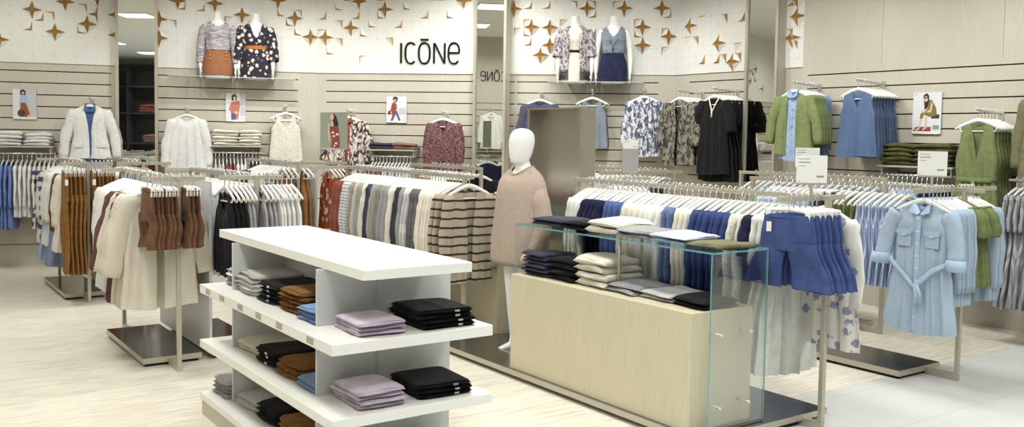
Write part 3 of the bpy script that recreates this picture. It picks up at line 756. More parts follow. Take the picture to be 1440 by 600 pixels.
run('x', 9.585, 2.10, .04, [('shorts', 'royal blue shorts', C['royal'], 5, {})], 'behind the ochre trousers', 'royal blue shorts in the distance', skip=((2.25, 2.31),), seed=9)
run('y', 2.28, 9.75, .09, [('blouse', 'white distant blouse', C['white'], 6, {}), ('blouse', 'terracotta distant blouse', C['terracotta'], 3, {})], 'behind the royal blue shorts', 'distant blouses', seed=10)
run('x', 9.53, 3.70, .055, [('halter', 'caramel halter jumpsuit', C['caramel'], 5, {})], 'from the left on the far rack', 'caramel jumpsuits', skip=((3.82, 3.92),), seed=11)
run('y', 3.87, 9.75, .08, [('blouse', 'black and white print blouse', C['bw_print'], 3, {}), ('blouse', 'white cotton blouse', C['white'], 6, {}), ('short_blouse', 'navy short sleeved blouse', C['navy'], 3, {})], 'behind the caramel jumpsuits', 'blouses behind the jumpsuits', seed=12)
run('x', 9.53, 4.24, .05, [('sleeveless', 'orange floral sleeveless dress', C['floral_orange'], 3, {}), ('sweater', 'navy sweater', C['navy'], 1, {})], 'beside the white divider panel', 'orange floral dresses', seed=13)
# the long rail of cardigans
run('y', 3.90, 6.085, .0465, [('cardigan', 'black and beige striped cardigan', C['stripe_beige'], 3, {'zoff': -.112}), ('cardigan', 'cream cardigan', C['cream'], 5, {}), ('cardigan', 'dark grey cardigan', C['grey_dark'], 3, {}), ('cardigan', 'grey colour block cardigan', C['colour_block'], 2, {}), ('cardigan', 'grey marl cardigan', C['grey_marl'], 2, {}), ('cardigan', 'charcoal cardigan', C['charcoal'], 2, {}), ('cardigan', 'cream cardigan', C['cream'], 2, {}), ('cardigan', 'grey marl cardigan', C['grey_marl'], 3, {}), ('cardigan', 'plain grey cardigan', C['grey'], 2, {}), ('cardigan', 'sage grey cardigan', C['sage'], 2, {}), ('cardigan', 'aubergine cardigan', C['aubergine'], 2, {}), ('cardigan', 'cream cardigan', C['cream'], 2, {}), ('cardigan', 'sage grey cardigan', C['sage'], 2, {}), ('cardigan', 'pale grey cardigan', C['grey_light'], 2, {}), ('cardigan', 'taupe cardigan', C['taupe'], 1, {}), ('sweater', 'grey striped sweater', C['stripe_grey'], 4, {}), ('sweater', 'terracotta sweater', C['terracotta'], 4, {})], 'from the near end of the long cardigan rack', 'cardigans on the long rack', skip=((6.10, 6.20),), seed=14)
# white and blue tops behind the console
run('y', 4.46, 3.46, .0525, [('long_dress', 'white chiffon dress', C['white_sheer'], 3, {}), ('short_blouse', 'navy blouse', C['navy'], 1, {}), ('long_blouse', 'white lace blouse', C['lace'], 2, {}), ('long_blouse', 'royal blue blouse', C['royal'], 6, {}), ('blouse', 'cream blouse', C['cream'], 3, {}), ('blouse', 'blue marl blouse', C['cobalt_mix'], 2, {}), ('long_blouse', 'white blouse', C['white'], 4, {}), ('long_blouse', 'cream blouse', C['cream'], 3, {}), ('blouse', 'royal blue blouse', C['blue_mid'], 4, {}), ('short_blouse', 'navy blouse', C['navy'], 4, {}), ('blouse', 'white blouse', C['white'], 4, {})], 'from the near end behind the console', 'tops on the rack behind the console', seed=15)
run('x', 5.42, 4.78, .06, [('short_blouse', 'cream lace top', C['lace'], 1, {}), ('short_blouse', 'white short sleeved top', C['white'], 5, {})], 'beside the steel cabinet', 'white tops beside the steel cabinet', seed=16)
run('x', 3.27, 4.20, .05, [('shorts', 'royal blue shorts', C['shorts_blue'], 6, {'ptag': (-.10, -.04, -.15)})], 'from the left on the near end of the blue rack', 'royal blue shorts on the near rack', seed=17)
garment('long_blouse', C['spot_print'], (4.585, 3.315, 1.359), -pi/2, 'white blouse with blue printed motifs behind the royal blue shorts', None, 1)
# right-hand denim rack
run('y', 6.22, 3.78, .055, [('sleeveless', 'pale blue striped sleeveless top', C['sky_stripe'], 7, {}), ('sleeveless', 'green sleeveless top', C['green'], 4, {}), ('trousers', 'charcoal trousers', C['charcoal'], 3, {}), ('blouse', 'sky blue blouse', C['sky'], 4, {}), ('blouse', 'white checked blouse', C['check_blue'], 5, {})], 'from the near end of the denim rack', 'tops on the denim rack', seed=18)
run('x', 3.46, 5.93, .045, [('shirt', 'pale denim shirt', C['denim_pale'], 5, {}), ('ruffle_top', 'green ruffled top', C['green'], 4, {}), ('shirt', 'light denim jacket', C['denim_pale'], 3, {})], 'behind the belted denim shirtdress', 'shirts behind the shirtdress', skip=((6.2, 6.3),), seed=19)
# racks near the back corner and the right wall
run('y', 6.5, 6.56, .07, [('sweater', 'cream crochet top', C['crochet'], 3, {}), ('sweater', 'black sweater', C['black'], 2, {}), ('blouse', 'grey printed blouse', C['bw_print'], 6, {}), ('blouse', 'white cotton top', C['white'], 6, {})], 'on the back corner rack', 'tops on the back corner rack', seed=20)
run('x', 6.45, 5.62, .06, [('blouse', 'white hanging blouse', C['white'], 4, {}), ('blouse', 'blue grey blouse', C['slate_grey'], 3, {}), ('blouse', 'charcoal blouse', C['charcoal'], 3, {})], 'behind the acrylic sign', 'blouses behind the acrylic sign', seed=21)
run('y', 5.0, 7.66, .08, [('sweater', 'black sweater', C['black'], 4, {}), ('sweater', 'white sweater', C['white'], 4, {}), ('sweater', 'rust sweater', C['terracotta'], 4, {})], 'left of the steel cabinet', 'sweaters left of the cabinet', seed=22)
run('y', 7.2, 4.66, .075, [('blouse', 'blue striped blouse', C['sky_stripe'], 6, {}), ('blouse', 'white striped blouse', C['check_blue'], 5, {}), ('blouse', 'pale denim blouse', C['denim_pale'], 5, {}), ('tank', 'pale grey vest', C['grey_light'], 3, {})], 'on the rack below the green jackets', 'tops below the green jackets', seed=23)

# ------------------------------------------------------------------ folded garments
def folded_mesh(seed, w, d, h, soft=1.0, layers=2):
    rnd = random.Random(seed); ph = [rnd.uniform(0, 6.28) for _ in range(8)]
    n = 34; K = 12; mb = MB(); rg = []
    for i in range(K+1):
        u = -1+2*i/K
        e = (1-abs(u)**(5 if soft > .9 else 5 if soft > .6 else 9))**.5 if abs(u) < 1 else 0
        ring = []
        for j in range(n):
            a = 2*pi*j/n; c, s_ = cos(a), sin(a)
            ex = .5 if soft > .9 else .42 if soft > .6 else .3
            y = (abs(c)**ex)*(1 if c >= 0 else -1); zz = (abs(s_)**(.62 if soft > .9 else .6 if soft > .6 else .5))*(1 if s_ >= 0 else -1)
            # the folded edges show the layers as grooves
            edge = max(0, abs(c)-.55)/.45
            gro = edge*(.5+.5*cos(layers*pi*zz+pi))*(.13 if soft > .9 else .17)
            yy = y*(1-gro)
            hh = lerp(.68 if soft > .9 else .72 if soft > .6 else .85, 1, e)
            zt = (zz*.5+.5)
            lift = (.26 if soft > .9 else .22*soft)*(sin(2.2*u+ph[0])+.6*sin(3.1*y+ph[1]+u))*zt + .05*soft*sin(5*u+ph[2]+2*y)*zt
            px = u*w/2*(1-.02*soft*(.5+.5*sin(3*zz+ph[3])))+.006*soft*sin(4*y+ph[4])*(abs(u)**3)
            py = yy*d/2*lerp(.94, 1, e)+.007*soft*sin(3*u+ph[5]+2*zz)*abs(y)
            # drooping ends of soft knits
            ring.append((px, py, max(.0, h*(hh*zt+lift*.6))))
        rg.append(ring)
    mb.rings(rg, 0, cap=True, smooth=True)
    return mb
FOLD = {}
def fold(key, w, d, h, soft, var):
    k = (key, var)
    if k not in FOLD: FOLD[k] = folded_mesh(sum(map(ord, key))+var*17, w, d, h, soft).mesh('folded_'+key, [PAPER])
    return FOLD[k]
def stack(name, cat, words, where, group, x, y, z, rz, n, size, mats, soft=1.0, seed=0, label_dot=None):
    """a pile of n folded garments; each one is an object of its own, labelled from the top down"""
    rnd = random.Random(seed); w, d, h = size
    zz = z+.001
    for i in range(n):
        k = n-1-i
        m = mats[min(k, len(mats)-1)] if isinstance(mats, list) else mats
        if n == 1: lab = f'{words} {where}'
        elif k == 0: lab = f'top of the {words} {where}'
        elif i == 0: lab = f'bottom of the {words} {where}'
        else: lab = f'{ORD[k]} from the top of the {words} {where}'
        me = fold(f'{w:.2f}{d:.2f}{h:.3f}{soft:.1f}', w, d, h, soft, rnd.randrange(5))
        o = link(name, me, None, (x+rnd.uniform(-.012, .012), y+rnd.uniform(-.012, .012), zz), rz+rnd.uniform(-.07, .07), m)
        tag(o, lab, cat, group)
        if label_dot and k < 4:
            q = MB().box(-.012, .012, -d/2-.003, -d/2+.002, h*.35, h*.7).obj('size_label', label_dot, o, (w*.18, .004, 0))
        zz += h*.93

# ------------------------------------------------------------------ white display table
T = thing('display_table', 'white display table with three shelves of folded trousers in the foreground', 'table', (2.012, 4.493, 0))
ox, oy = 2.012, 4.493
MB().bbox(-.277, .275, 3.54-oy, 5.475-oy, 1.037, 1.083, .003).obj('table_top', WHITE, T)
for z0, z1 in ((.722, .772), (.4, .4455), (.092, .1335)):
    sh = MB().bbox(1.602-ox, 2.422-ox, 3.562-oy, 5.424-oy, z0, z1, .003).obj('shelf', WHITE, T)
    if z0 > .7:
        for yb in (5.27, 5.02, 4.72, 4.45, 4.17, 3.80):
            MB().box(1.600-ox, 1.6025-ox, yb-.045-oy, yb+.03-oy, z0+.012, z1-.008).obj('shelf_label', LABELG, sh)
MB().box(1.61-ox, 2.415-ox, 3.575-oy, 5.41-oy, .0, .092).obj('plinth', STEEL, T)
for z0, z1 in ((.772, 1.037), (.4455, .722), (.1335, .4)):
    for yc in (5.135, 3.955):
        MB().bbox(1.70-ox, 2.42-ox if yc < 4 else 2.36-ox, yc-.009-oy, yc+.009-oy, z0, z1, .002).obj('cross_panel', MATS['frosted_acrylic'], T)
    MB().bbox(2.003-ox, 2.021-ox, 3.935-oy, 5.16-oy, z0, z1, .002).obj('spine_panel', MATS['frosted_acrylic'], T)
TP = 'folded trousers on the white table'
def tstack(words, where, x, y, z, rz, n, size, mats, soft, seed, dot=None, nm='folded_trousers', cat='trousers'):
    stack(nm, cat, words, where, TP, x, y, z, rz, n, size, mats, soft, seed, dot)
R9 = -pi/2
SZ = (.27, .30, .026)
for lev, z, wh in ((0, .772, 'on the top table shelf'), (1, .4455, 'on the middle table shelf'), (2, .1335, 'on the lowest table shelf')):
    n = [(5, 4, 5, 3, 3, 4), (2, 3, 3, 2, 4, 3), (2, 3, 3, 2, 2, 2)][lev]
    H = [.024, .026, .028][lev]
    tstack('grey and white trousers pile', wh, 1.875, 4.99, z, R9, n[0], (.29, .33, H), [C['grey_light'], C['grey_light'], C['white']] if lev == 0 else C['cream'] if lev == 1 else C['grey_light'], .8, 31+lev)
    tstack('black trousers', wh, 1.87, 4.66, z, R9, n[1], (.28, .32, H+.002), C['black'], .8, 41+lev, PAPER if lev < 2 else None)
    tstack('ochre trousers', wh, 1.865, 4.36, z, R9, n[2], (.28, .32, H), C['ochre'], .8, 51+lev, C['tan'])
    tstack('blue trousers pile', wh, 1.85, 4.08, z, R9, n[3], (.235, .30, H), C['baby_blue'] if lev == 0 else C['sky'] if lev > 1 else C['denim_mid'], .7, 61+lev)
    tstack('lilac trousers pile', wh, 1.875, 3.755, z, 0, n[4], (.23, .31, .022), C['lilac'], .7, 71+lev)
    tstack('black denim pile', wh, 2.205, 3.765, z, 0, n[5], (.28, .33, .024), C['black'], .5, 81+lev, LABELG)
tstack('grey marl pile', 'at the far end, top shelf', 1.87, 5.285, .772, R9, 4, (.2, .28, .026), [C['grey_light'], C['white'], C['grey_marl']], .8, 91)
tstack('grey marl pile', 'at the far end, lowest shelf', 1.80, 5.285, .1335, R9, 4, (.22, .28, .026), [C['grey_light'], C['grey_marl']], .8, 92)

# ------------------------------------------------------------------ wooden console with glass table over it
def glass_console(label, x0, x1, y0, y1, name='display_console'):
    t = thing(name, label, 'display console', (x0, y0, 0))
    L = y1-y0; W = x1-x0
    MB().bbox(0, W, 0, L, .066, .72, .002).obj('wooden_plinth', MATS['oak'], t)
    def pane(xa, xb, ya, yb, za, zb, thin):
        m = MB(); m.box(xa, xb, ya, yb, za, zb, 0)
        # faces on the thin sides carry the green edge colour
        for i, f in enumerate(m.f):
            nrm = (Vector(m.v[f[1]])-Vector(m.v[f[0]])).cross(Vector(m.v[f[2]])-Vector(m.v[f[0]])).normalized()
            if abs(nrm[thin]) < .5: m.m[i] = 1
        return m
    g = pane(.06, W+.02, -.085, L+.045, 1.048, 1.058, 2).obj('glass_top', [MATS['glass_clear'], MATS['glass_edge']], t)
    for ya, yb in ((-.085, -.075), (L+.035, L+.045)):
        pane(.06, W+.02, ya, yb, .066, 1.048, 1).obj('glass_side', [MATS['glass_clear'], MATS['glass_edge']], t)
    for ya in (-.085, L):
        for xx in (W*.3, W*.78):
            for zz in (.20, .60):
                MB().tube([(xx, ya-.006 if ya < 0 else ya, zz), (xx, ya+.085 if ya < 0 else ya+.05, zz)], .008, 10).obj('standoff', CHROME, t)
    for xx, yy in ((.19, L*.473), (.445, L*.515)):
        MB().tube([(xx, yy, .72), (xx, yy, 1.048)], .009, 10).obj('support_rod', STEEL, t)
    return t
glass_console('long pale wooden console under a glass table in the foreground', 3.644, 4.14, 3.452, 5.142)
glass_console('second pale wooden console under glass behind the mannequin', 4.21, 4.66, 6.14, 7.5)
pl = MB(); pl.box(3.70, 4.62, 3.36, 6.02, 0, .03, 1); pl.box(3.615, 4.70, 3.335, 6.08, .03, .066, 0, mtop=2)
tag(pl.obj('floor_plate', [STEEL, DARK, plain('plate_mid', (140, 136, 129), .2, .85)]), 'low steel floor plate under the foreground wooden console', 'platform')
pl = MB(); pl.box(4.20, 4.70, 6.10, 7.6, 0, .03, 1); pl.box(4.17, 4.74, 6.085, 7.62, .03, .066, 0)
tag(pl.obj('floor_plate', [STEEL, DARK]), 'steel floor plate under the second wooden console', 'platform')
GT = 'sweaters on the glass console'; 
def cst(words, where, yb0, yb1, z, n, h, mat, soft, seed, x=3.78, d=.31, nm='folded_sweater', cat='sweater'):
    stack(nm, cat, words, where, GT, x+d/2, (yb0+yb1)/2, z, R9, n, (yb1-yb0-.005, d, h), mat, soft, seed)
on_g = 'on the glass table top'; on_w = 'on the wood under the glass'
cst('navy marl sweaters', on_g, 4.79, 5.13, 1.058, 2, .028, C['navy_marl'], 1, 1)
cst('black sweaters', on_g, 4.54, 4.80, 1.058, 2, .030, C['black'], 1, 2)
cst('cream sweaters', on_g, 4.24, 4.55, 1.058, 2, .046, C['cream'], 1, 3, d=.36)
cst('grey marl sweaters', on_g, 3.95, 4.25, 1.058, 2, .030, C['grey_marl'], 1, 4, d=.34)
cst('pale blue sweaters', on_g, 3.67, 3.95, 1.058, 2, .028, [C['pale_blue'], C['sky']], 1, 5, d=.36)
cst('taupe olive folded sweater', on_g, 3.39, 3.67, 1.058, 1, .032, C['khaki'], 1, 6, d=.34)
cst('navy marl sweaters', on_w, 4.85, 5.12, .72, 6, .028, C['navy_marl'], 1, 7, x=3.70)
cst('black sweaters', on_w, 4.575, 4.85, .72, 4, .040, C['black'], 1, 8, x=3.72)
cst('cream sweaters', on_w, 4.275, 4.57, .72, 4, .050, C['cream'], 1, 9, x=3.72, d=.36)
cst('grey marl sweaters', on_w, 4.0, 4.275, .72, 2, .028, C['grey_marl'], 1, 10, x=3.74, d=.34)
cst('light grey sweaters', on_w, 3.73, 3.995, .72, 2, .024, C['grey_light'], 1, 11, x=3.75, d=.36)
cst('black sweaters', 'at the near end of the wooden console', 3.47, 3.73, .72, 2, .028, C['black'], 1, 12, x=3.76)
G2 = 'sweaters on the second console'
def cst2(words, where, y, z, n, h, mat, seed, w=.27):
    stack('folded_sweater', 'sweater', words, where, G2, 4.44, y, z, R9, n, (w, .30, h), mat, 1, seed)
cst2('pale grey sweaters', 'on glass left of the mannequin', 6.24, 1.058, 4, .04, [C['white'], C['grey_light']], 21)
cst2('brick red sweaters', 'on glass left of the mannequin', 6.56, 1.058, 3, .036, C['terracotta'], 22)
cst2('pale marl sweaters', 'on wood left of the mannequin', 6.32, .72, 4, .04, [C['terracotta'], C['grey_marl'], C['white']], 23)
cst2('charcoal sweaters', 'on wood left of the mannequin', 6.62, .72, 4, .035, C['charcoal'], 24)

# ------------------------------------------------------------------ steel cabinet frame behind the mannequin
cb = thing('steel_cabinet', 'tall brushed steel cabinet frame behind the white mannequin', 'cabinet', (4.75, 5.765, 0))
CW, CD, CT = .735, .16, 1.91
MB().box(0, CD, 0, .035, 0, CT).obj('side_panel', MATS['steel_brushed'], cb)
MB().box(0, CD, CW-.035, CW, 0, CT).obj('side_panel', MATS['steel_brushed'], cb)
MB().box(0, CD, .035, CW-.035, CT-.012, CT).obj('top_panel', MATS['steel_brushed'], cb)
MB().box(CD-.05, CD-.03, .035, CW-.035, 0.06, CT-.012).obj('back_panel', MATS['steel_brushed'], cb)
MB().box(0, CD, .035, CW-.035, 0, .06).obj('base_panel', MATS['steel_brushed'], cb)

# ------------------------------------------------------------------ mannequins
def ell(cx, cy, z, rx, ry, n=28, e=1.0, fold=0, ph=0, nf=7):
    out = []
    for j in range(n):
        a = 2*pi*j/n; c, s_ = cos(a), sin(a)
        k = 1+fold*sin(nf*a+ph)
        out.append((cx+rx*k*abs(c)**e*(1 if c >= 0 else -1), cy+ry*k*abs(s_)**e*(1 if s_ >= 0 else -1), z))
    return out
def remesh(o, vox, sm=6):
    r = o.modifiers.new('remesh', 'REMESH'); r.mode = 'VOXEL'; r.voxel_size = vox; r.use_smooth_shade = True
    s = o.modifiers.new('smooth', 'SMOOTH'); s.factor = .5; s.iterations = sm
TOR = [(-.02, .148, .10, .0), (.06, .158, .105, .0), (.16, .166, .107, .0), (.24, .156, .098, 0), (.32, .128, .083, 0), (.38, .116, .077, 0), (.45, .132, .087, -.005), (.52, .147, .103, -.016), (.575, .148, .098, -.012), (.625, .158, .080, 0), (.655, .138, .066, .006), (.685, .098, .058, .01), (.712, .064, .055, .008), (.765, .052, .053, .0), (.81, .05, .052, -.006)]
def tor(z):
    for i in range(len(TOR)-1):
        if z <= TOR[i+1][0]:
            t = (z-TOR[i][0])/(TOR[i+1][0]-TOR[i][0]); return [lerp(TOR[i][k], TOR[i+1][k], t) for k in (1, 2, 3)]
    return TOR[-1][1:]
def armpath(s): return [(s*.128, .004, .632), (s*.160, .006, .605), (s*.186, .010, .52), (s*.204, .014, .40), (s*.210, .0, .30), (s*.212, -.022, .17), (s*.212, -.030, .115)]
ARMR = [.042, .046, .042, .037, .034, .025, .022]
def hand(mb, s, base):
    """palm, four unequal fingers with bent knuckles and a thumb from the side of the palm"""
    x, y, z = base
    mb.tube([(x, y, z+.02), (x, y-.004, z-.01), (x, y-.008, z-.05), (x, y-.010, z-.078)], [.018, .022, .026, .026], 10, 0, [.014, .014, .014, .011], up=(1, 0, 0))
    for k, (dy, L) in enumerate(((-.024, .062), (-.009, .072), (.007, .068), (.021, .052))):
        b = Vector((x, y-.010+dy*.95, z-.074))
        mb.tube([b, b+Vector((0, -.001, -L*.4)), b+Vector((-s*.006, -.003, -L*.72)), b+Vector((-s*.014, -.006, -L))], [.0085, .008, .0075, .006], 8)
    b = Vector((x, y-.03, z-.02))
    mb.tube([b, b+Vector((-s*.006, -.02, -.022)), b+Vector((-s*.010, -.026, -.045)), b+Vector((-s*.012, -.024, -.062))], [.011, .010, .009, .007], 8)
def torso_mb():
    mb = MB()
    mb.rings([ell(0, c, z, rx, ry) for z, rx, ry, c in TOR], 0)
    mb.rings([ell(0, -.006, .805, .05, .052), ell(0, -.006, .818, .046, .048), ell(0, -.006, .822, .02, .02)], 0)
    for s in (-1, 1):
        mb.tube(armpath(s), ARMR, 14, up=(0, 1, 0)); hand(mb, s, armpath(s)[-1])
    return mb
TM = torso_mb().mesh('mannequin_body', [MANNE])
def shell(zs, off, fold=0, nf=8, ph=0, flare=0, cap=False, e=1.0):
    rg = []
    for i, z in enumerate(zs):
        rx, ry, c = tor(max(z, -.02)); t = i/(len(zs)-1)
        o_ = off(z) if callable(off) else off
        rg.append(ell(0, c, z, rx+o_, ry+o_*.9, 44, e, fold*(.3+.7*abs(sin(3*t+ph))), ph+t*1.3, nf))
    return rg
def cloth_arm(s, k0, k1, dr, fold=.05, flare=0, seed=0):
    P = armpath(s); mb = MB()
    pts = []; R = []
    n = 14
    for i in range(n+1):
        u = lerp(k0, k1, i/n); j = min(int(u), len(P)-2); f = u-j
        pts.append(Vector(P[j]).lerp(Vector(P[j+1]), f)); R.append((lerp(ARMR[j], ARMR[j+1], f)+dr+flare*(i/n))*(1+fold*sin(i*2.3+seed))*lerp(.55, 1, sstep((i+.3)/3.0)))
    mb.tube(pts, R, 16, up=(0, 1, 0), cap=False)
    return mb
def zr(a, b, n): return [lerp(a, b, i/n) for i in range(n+1)]
def bust(loc, rz, label, name='mannequin'):
    t = thing(name, label, 'mannequin', loc, rz, 'white torso mannequins on wall shelves')
    o = link('body', TM, t); remesh(o, .0055, 4)
    return t
SHELF_Z = 2.362
def neck_shell(mat, name, t, zlo, zhi, off, fold=.02, ph=0, neck=(.095, .075), vdip=.08):
    """closed top: hem to shoulder, with a neckline cut out at the front"""
    zs = zr(zlo, .605, 30)
    o1 = off(.6) if callable(off) else off
    rg = []
    for i, z in enumerate(zs):
        rx, ry, c = tor(max(z, -.02)); tt = i/(len(zs)-1); o_ = off(z) if callable(off) else off
        rg.append(ell(0, c, z, rx+o_, ry+o_*.9, 72, 1, fold*(.3+.7*abs(sin(3*tt+ph))), ph+tt*1.3, 9))
    for z, rx, ry in ((.63, .152+o1, .076+o1*.8), (.655, .134+o1*.9, .070+o1*.7), (.675, .112+o1*.7, .066+o1*.6), (.688, neck[0], neck[1])): rg.append(ell(0, .006, z, rx, ry, 72))
    mb = MB(); mb.rings(rg, 0, cap=False)
    zt = .688; keep = []
    for k, f in enumerate(mb.f):
        cx = sum(mb.v[i][0] for i in f)/len(f); cy = sum(mb.v[i][1] for i in f)/len(f); cz = sum(mb.v[i][2] for i in f)/len(f)
        w_ = neck[0]*max(0, (cz-(zt-vdip))/vdip)**.8
        if cy < 0 and cz > zt-vdip and abs(cx) < w_: continue
        keep.append(k)
    mb.f = [mb.f[k] for k in keep]; mb.m = [mb.m[k] for k in keep]; mb.sm = [mb.sm[k] for k in keep]
    return mb.obj(name, mat, t)
W1 = WL.at(5.195, .26, SHELF_Z)
m1 = bust(W1, WL.rz, 'white headless mannequin in grey marl sweater and tan skirt')
neck_shell(C['space_dye'], 'sweater', m1, .335, .67, lambda z: .014+.016*exp(-((z-.38)/.06)**2), .03, .4, (.10, .08), .07)
for s in (-1, 1): cloth_arm(s, 0, 5.0, .014, .06, 0, s).obj('sleeve', C['space_dye'], m1)
mb = MB(); mb.rings(shell(zr(.02, .365, 11), lambda z: .012+.03*max(0, .16-z), .010, 5), 0, cap=False); sk = mb.obj('skirt', C['tan'], m1)
for s in (-1, 1):
    for k in range(3): MB().tube([(s*.095, -.088, .31-.045*k), (s*.095, -.118, .31-.045*k)], .009, 10).obj('button', plain('brass', (206, 176, 110), .35, .6), sk)
m2 = bust(WL.at(5.655, .26, SHELF_Z), WL.rz, 'white headless mannequin in navy floral dress with tan belt')
neck_shell(C['floral_navy'], 'dress', m2, -.005, .67, lambda z: .013+.018*exp(-((z-.46)/.05)**2)+.08*max(0, .18-z), .035, 1.2, (.085, .07), .20)
for s in (-1, 1): cloth_arm(s, 0, 4.6, .020, .05, .028, s*2).obj('sleeve', C['floral_navy'], m2)
bm_ = MB(); bm_.rings(shell(zr(.362, .405, 3), .022), 0, cap=False); be = bm_.obj('belt', plain('belt_tan', (178, 116, 50), .5), m2)
MB().tube([(.03*cos(a), -.102, .383+.022*sin(a)) for a in [2*pi*i/12 for i in range(13)]], .006, 6).obj('buckle', plain('belt_tan', (178, 116, 50), .5), be)
m3 = bust(WD.at(3.45, .26, SHELF_Z), WD.rz, 'white headless mannequin in cream dress and grey fringed kimono')
neck_shell(C['cream'], 'dress', m3, .0, .66, lambda z: .010+.06*max(0, .2-z), .03, .8, (.075, .07), .05)
bm_ = MB(); bm_.rings(shell(zr(.362, .392, 2), .017), 0, cap=False); bm_.obj('belt', BLACK, m3)
km = MB()
def kimono_side(s):
    zs = zr(.12, .63, 13)+[.665, .695]
    rg = []
    for i, z in enumerate(zs):
        rx, ry, c = tor(z); rx = max(rx, .145)+.026 if z < .65 else rx+.012; ry = max(ry, .09)+.028 if z < .65 else ry+.012
        g = .40 if z < .63 else .55
        row = []
        for j in range(15):
            a = -pi/2+g+(pi-g)*j/14          # from the open front edge round to the centre of the back
            row.append((s*rx*cos(a)*(1+.02*sin(5*a+z*9)), c+ry*sin(a)*(1+.03*sin(7*a+z*5)), z))
        rg.append(row)
    vs = [p for r in rg for p in r]; n = 15
    km.add(vs, [(i*n+j, i*n+j+1, (i+1)*n+j+1, (i+1)*n+j) for i in range(len(rg)-1) for j in range(n-1)], 0, True)
for s in (-1, 1): kimono_side(s)
k_o = km.obj('kimono', C['kimono_grey'], m3); sd = k_o.modifiers.new('thick', 'SOLIDIFY'); sd.thickness = .006
for s in (-1, 1):
    cloth_arm(s, 0, 3.9, .022, .05, .022, s*3).obj('sleeve', C['kimono_grey'], m3)
    fg = MB()
    for k in range(14):
        a = -pi/2+.42+.09*k
        x, y = s*.186*cos(a), .122*sin(a)-.004
        fg.tube([(x, y, .125), (x*1.01, y-.004, .08), (x*1.0+.003*sin(k*3), y-.003, .02)], .005, 5, 0, smooth=True)
    fg.obj('fringe', C['charcoal'], m3)
m4 = bust(WD.at(3.93, .26, SHELF_Z), WD.rz, 'white headless mannequin in grey blue top and navy trousers')
neck_shell(C['slate_grey'], 'top', m4, .36, .66, lambda z: .010+.012*exp(-((z-.40)/.04)**2), .025, .2, (.095, .075), .14)
mb = MB(); mb.rings(shell(zr(-.005, .395, 14), lambda z: .012+.006*max(0, .2-z), .01, 6), 0, cap=False)
for s in (-1, 1):
    mb.rings([ell(s*(.088), 0, z, .092-.0*z, .11, 28, 1, .015, z*5, 4) for z in zr(-.0, .15, 5)], 0, cap=False)
tr = mb.obj('trousers', C['navy'], m4)
bm_ = MB(); bm_.rings(shell(zr(.372, .400, 2), .017), 0, cap=False); bm_.obj('waistband', C['navy'], tr)
nk = MB(); nk.tube([(.06*sin(2*pi*t)*(1-.35*(1-abs(2*t-1))), .03*cos(2*pi*t)-.065-.055*(1-abs(2*t-1)), .69-.27*(1-abs(2*t-1))) for t in [i/24 for i in range(25)]], .003, 5)
nk.tube([(0, -.112, .42), (0, -.116, .40), (0, -.112, .37)], [.006, .010, .004], 8); nk.obj('necklace', DARK, m4)

# full-size mannequin in the beige sweater
mq = thing('mannequin', 'white faceless mannequin in a loose beige sweater behind the glass console', 'mannequin', (4.02, 5.56, .045), R9)
b = MB()
for s in (-1, 1):
    b.tube([(s*.075, 0, .82), (s*.085, -.005, .62), (s*.08, -.012, .44), (s*.078, .004, .30), (s*.075, .008, .10), (s*.075, .0, .05)], [.085, .075, .05, .052, .034, .036], 16)
    b.tube([(s*.075, .03, .03), (s*.078, -.04, .035), (s*.082, -.12, .018)], [.032, .036, .03], 12, 0, [.028, .026, .014], up=(0, 0, 1))
b.rings([ell(0, c, 0.775+(z)*.87, rx*.90, ry*.92) for z, rx, ry, c in TOR[:-2]], 0)
b.tube([(0, .012, 1.39), (0, .006, 1.43), (0, -.004, 1.48)], [.062, .052, .05], 18)
for s in (-1, 1):
    b.tube([(s*.11, .0, 1.30), (s*.155, .005, 1.25), (s*.212, .015, 1.17), (s*.25, .02, 1.06), (s*.235, -.03, .93), (s*.21, -.07, .82)], [.04, .045, .04, .036, .03, .022], 14)
    hand(b, s, (s*.205, -.075, .79))
# smooth egg-shaped head with chin, brow and nose planes
hd = []
for z, rx, yf, yb in ((1.435, .030, .035, .045), (1.440, .048, .066, .03), (1.455, .056, .085, .05), (1.485, .064, .092, .075), (1.52, .072, .094, .092), (1.56, .078, .097, .104), (1.60, .079, .095, .110), (1.635, .073, .085, .106), (1.66, .058, .066, .088), (1.675, .036, .040, .055), (1.681, .010, .012, .02)):
    hz = 1.681-(1.681-z)*1.09; rx *= 1.06; yf *= 1.04
    hd.append([(rx*cos(2*pi*j/32), (-yf if sin(2*pi*j/32) < 0 else -yb)*-1*0+(yf if sin(2*pi*j/32) < 0 else yb)*sin(2*pi*j/32)-.008, hz) for j in range(32)])
b.rings(hd, 0)
for s in (-1, 1): b.tube([(s*.0, -.094, 1.535), (s*.0, -.102, 1.505), (s*.0, -.096, 1.49)], [.008, .013, .011], 10)
bo = b.obj('body', MANNE, mq); remesh(bo, .007, 6)
rg = []
SWP = [(.662, .275, .168), (.70, .286, .174), (.80, .284, .170), (.92, .276, .164), (1.04, .266, .158), (1.13, .258, .154), (1.21, .250, .147), (1.28, .234, .134), (1.33, .205, .114), (1.362, .166, .096), (1.384, .128, .083), (1.394, .104, .076)]
for i, (z, rx, ry) in enumerate(SWP):
    dn = sstep((1.30-z)/.5); r = []
    for j in range(72):
        a = 2*pi*j/72
        k = 1+dn*(.035*sin(5*a+.6)+.022*sin(9*a+2+z*2)+.012*sin(14*a+z*5))
        dip = max(0, -sin(a))**1.6*.058*sstep((z-1.28)/.11)
        r.append((rx*k*cos(a), .004+ry*k*sin(a), z-dip+.006*sin(4*a)*(i == 0)))
    rg.append(r)
hem = [(x*.97, y*.97, z+.02) for x, y, z in rg[0]]
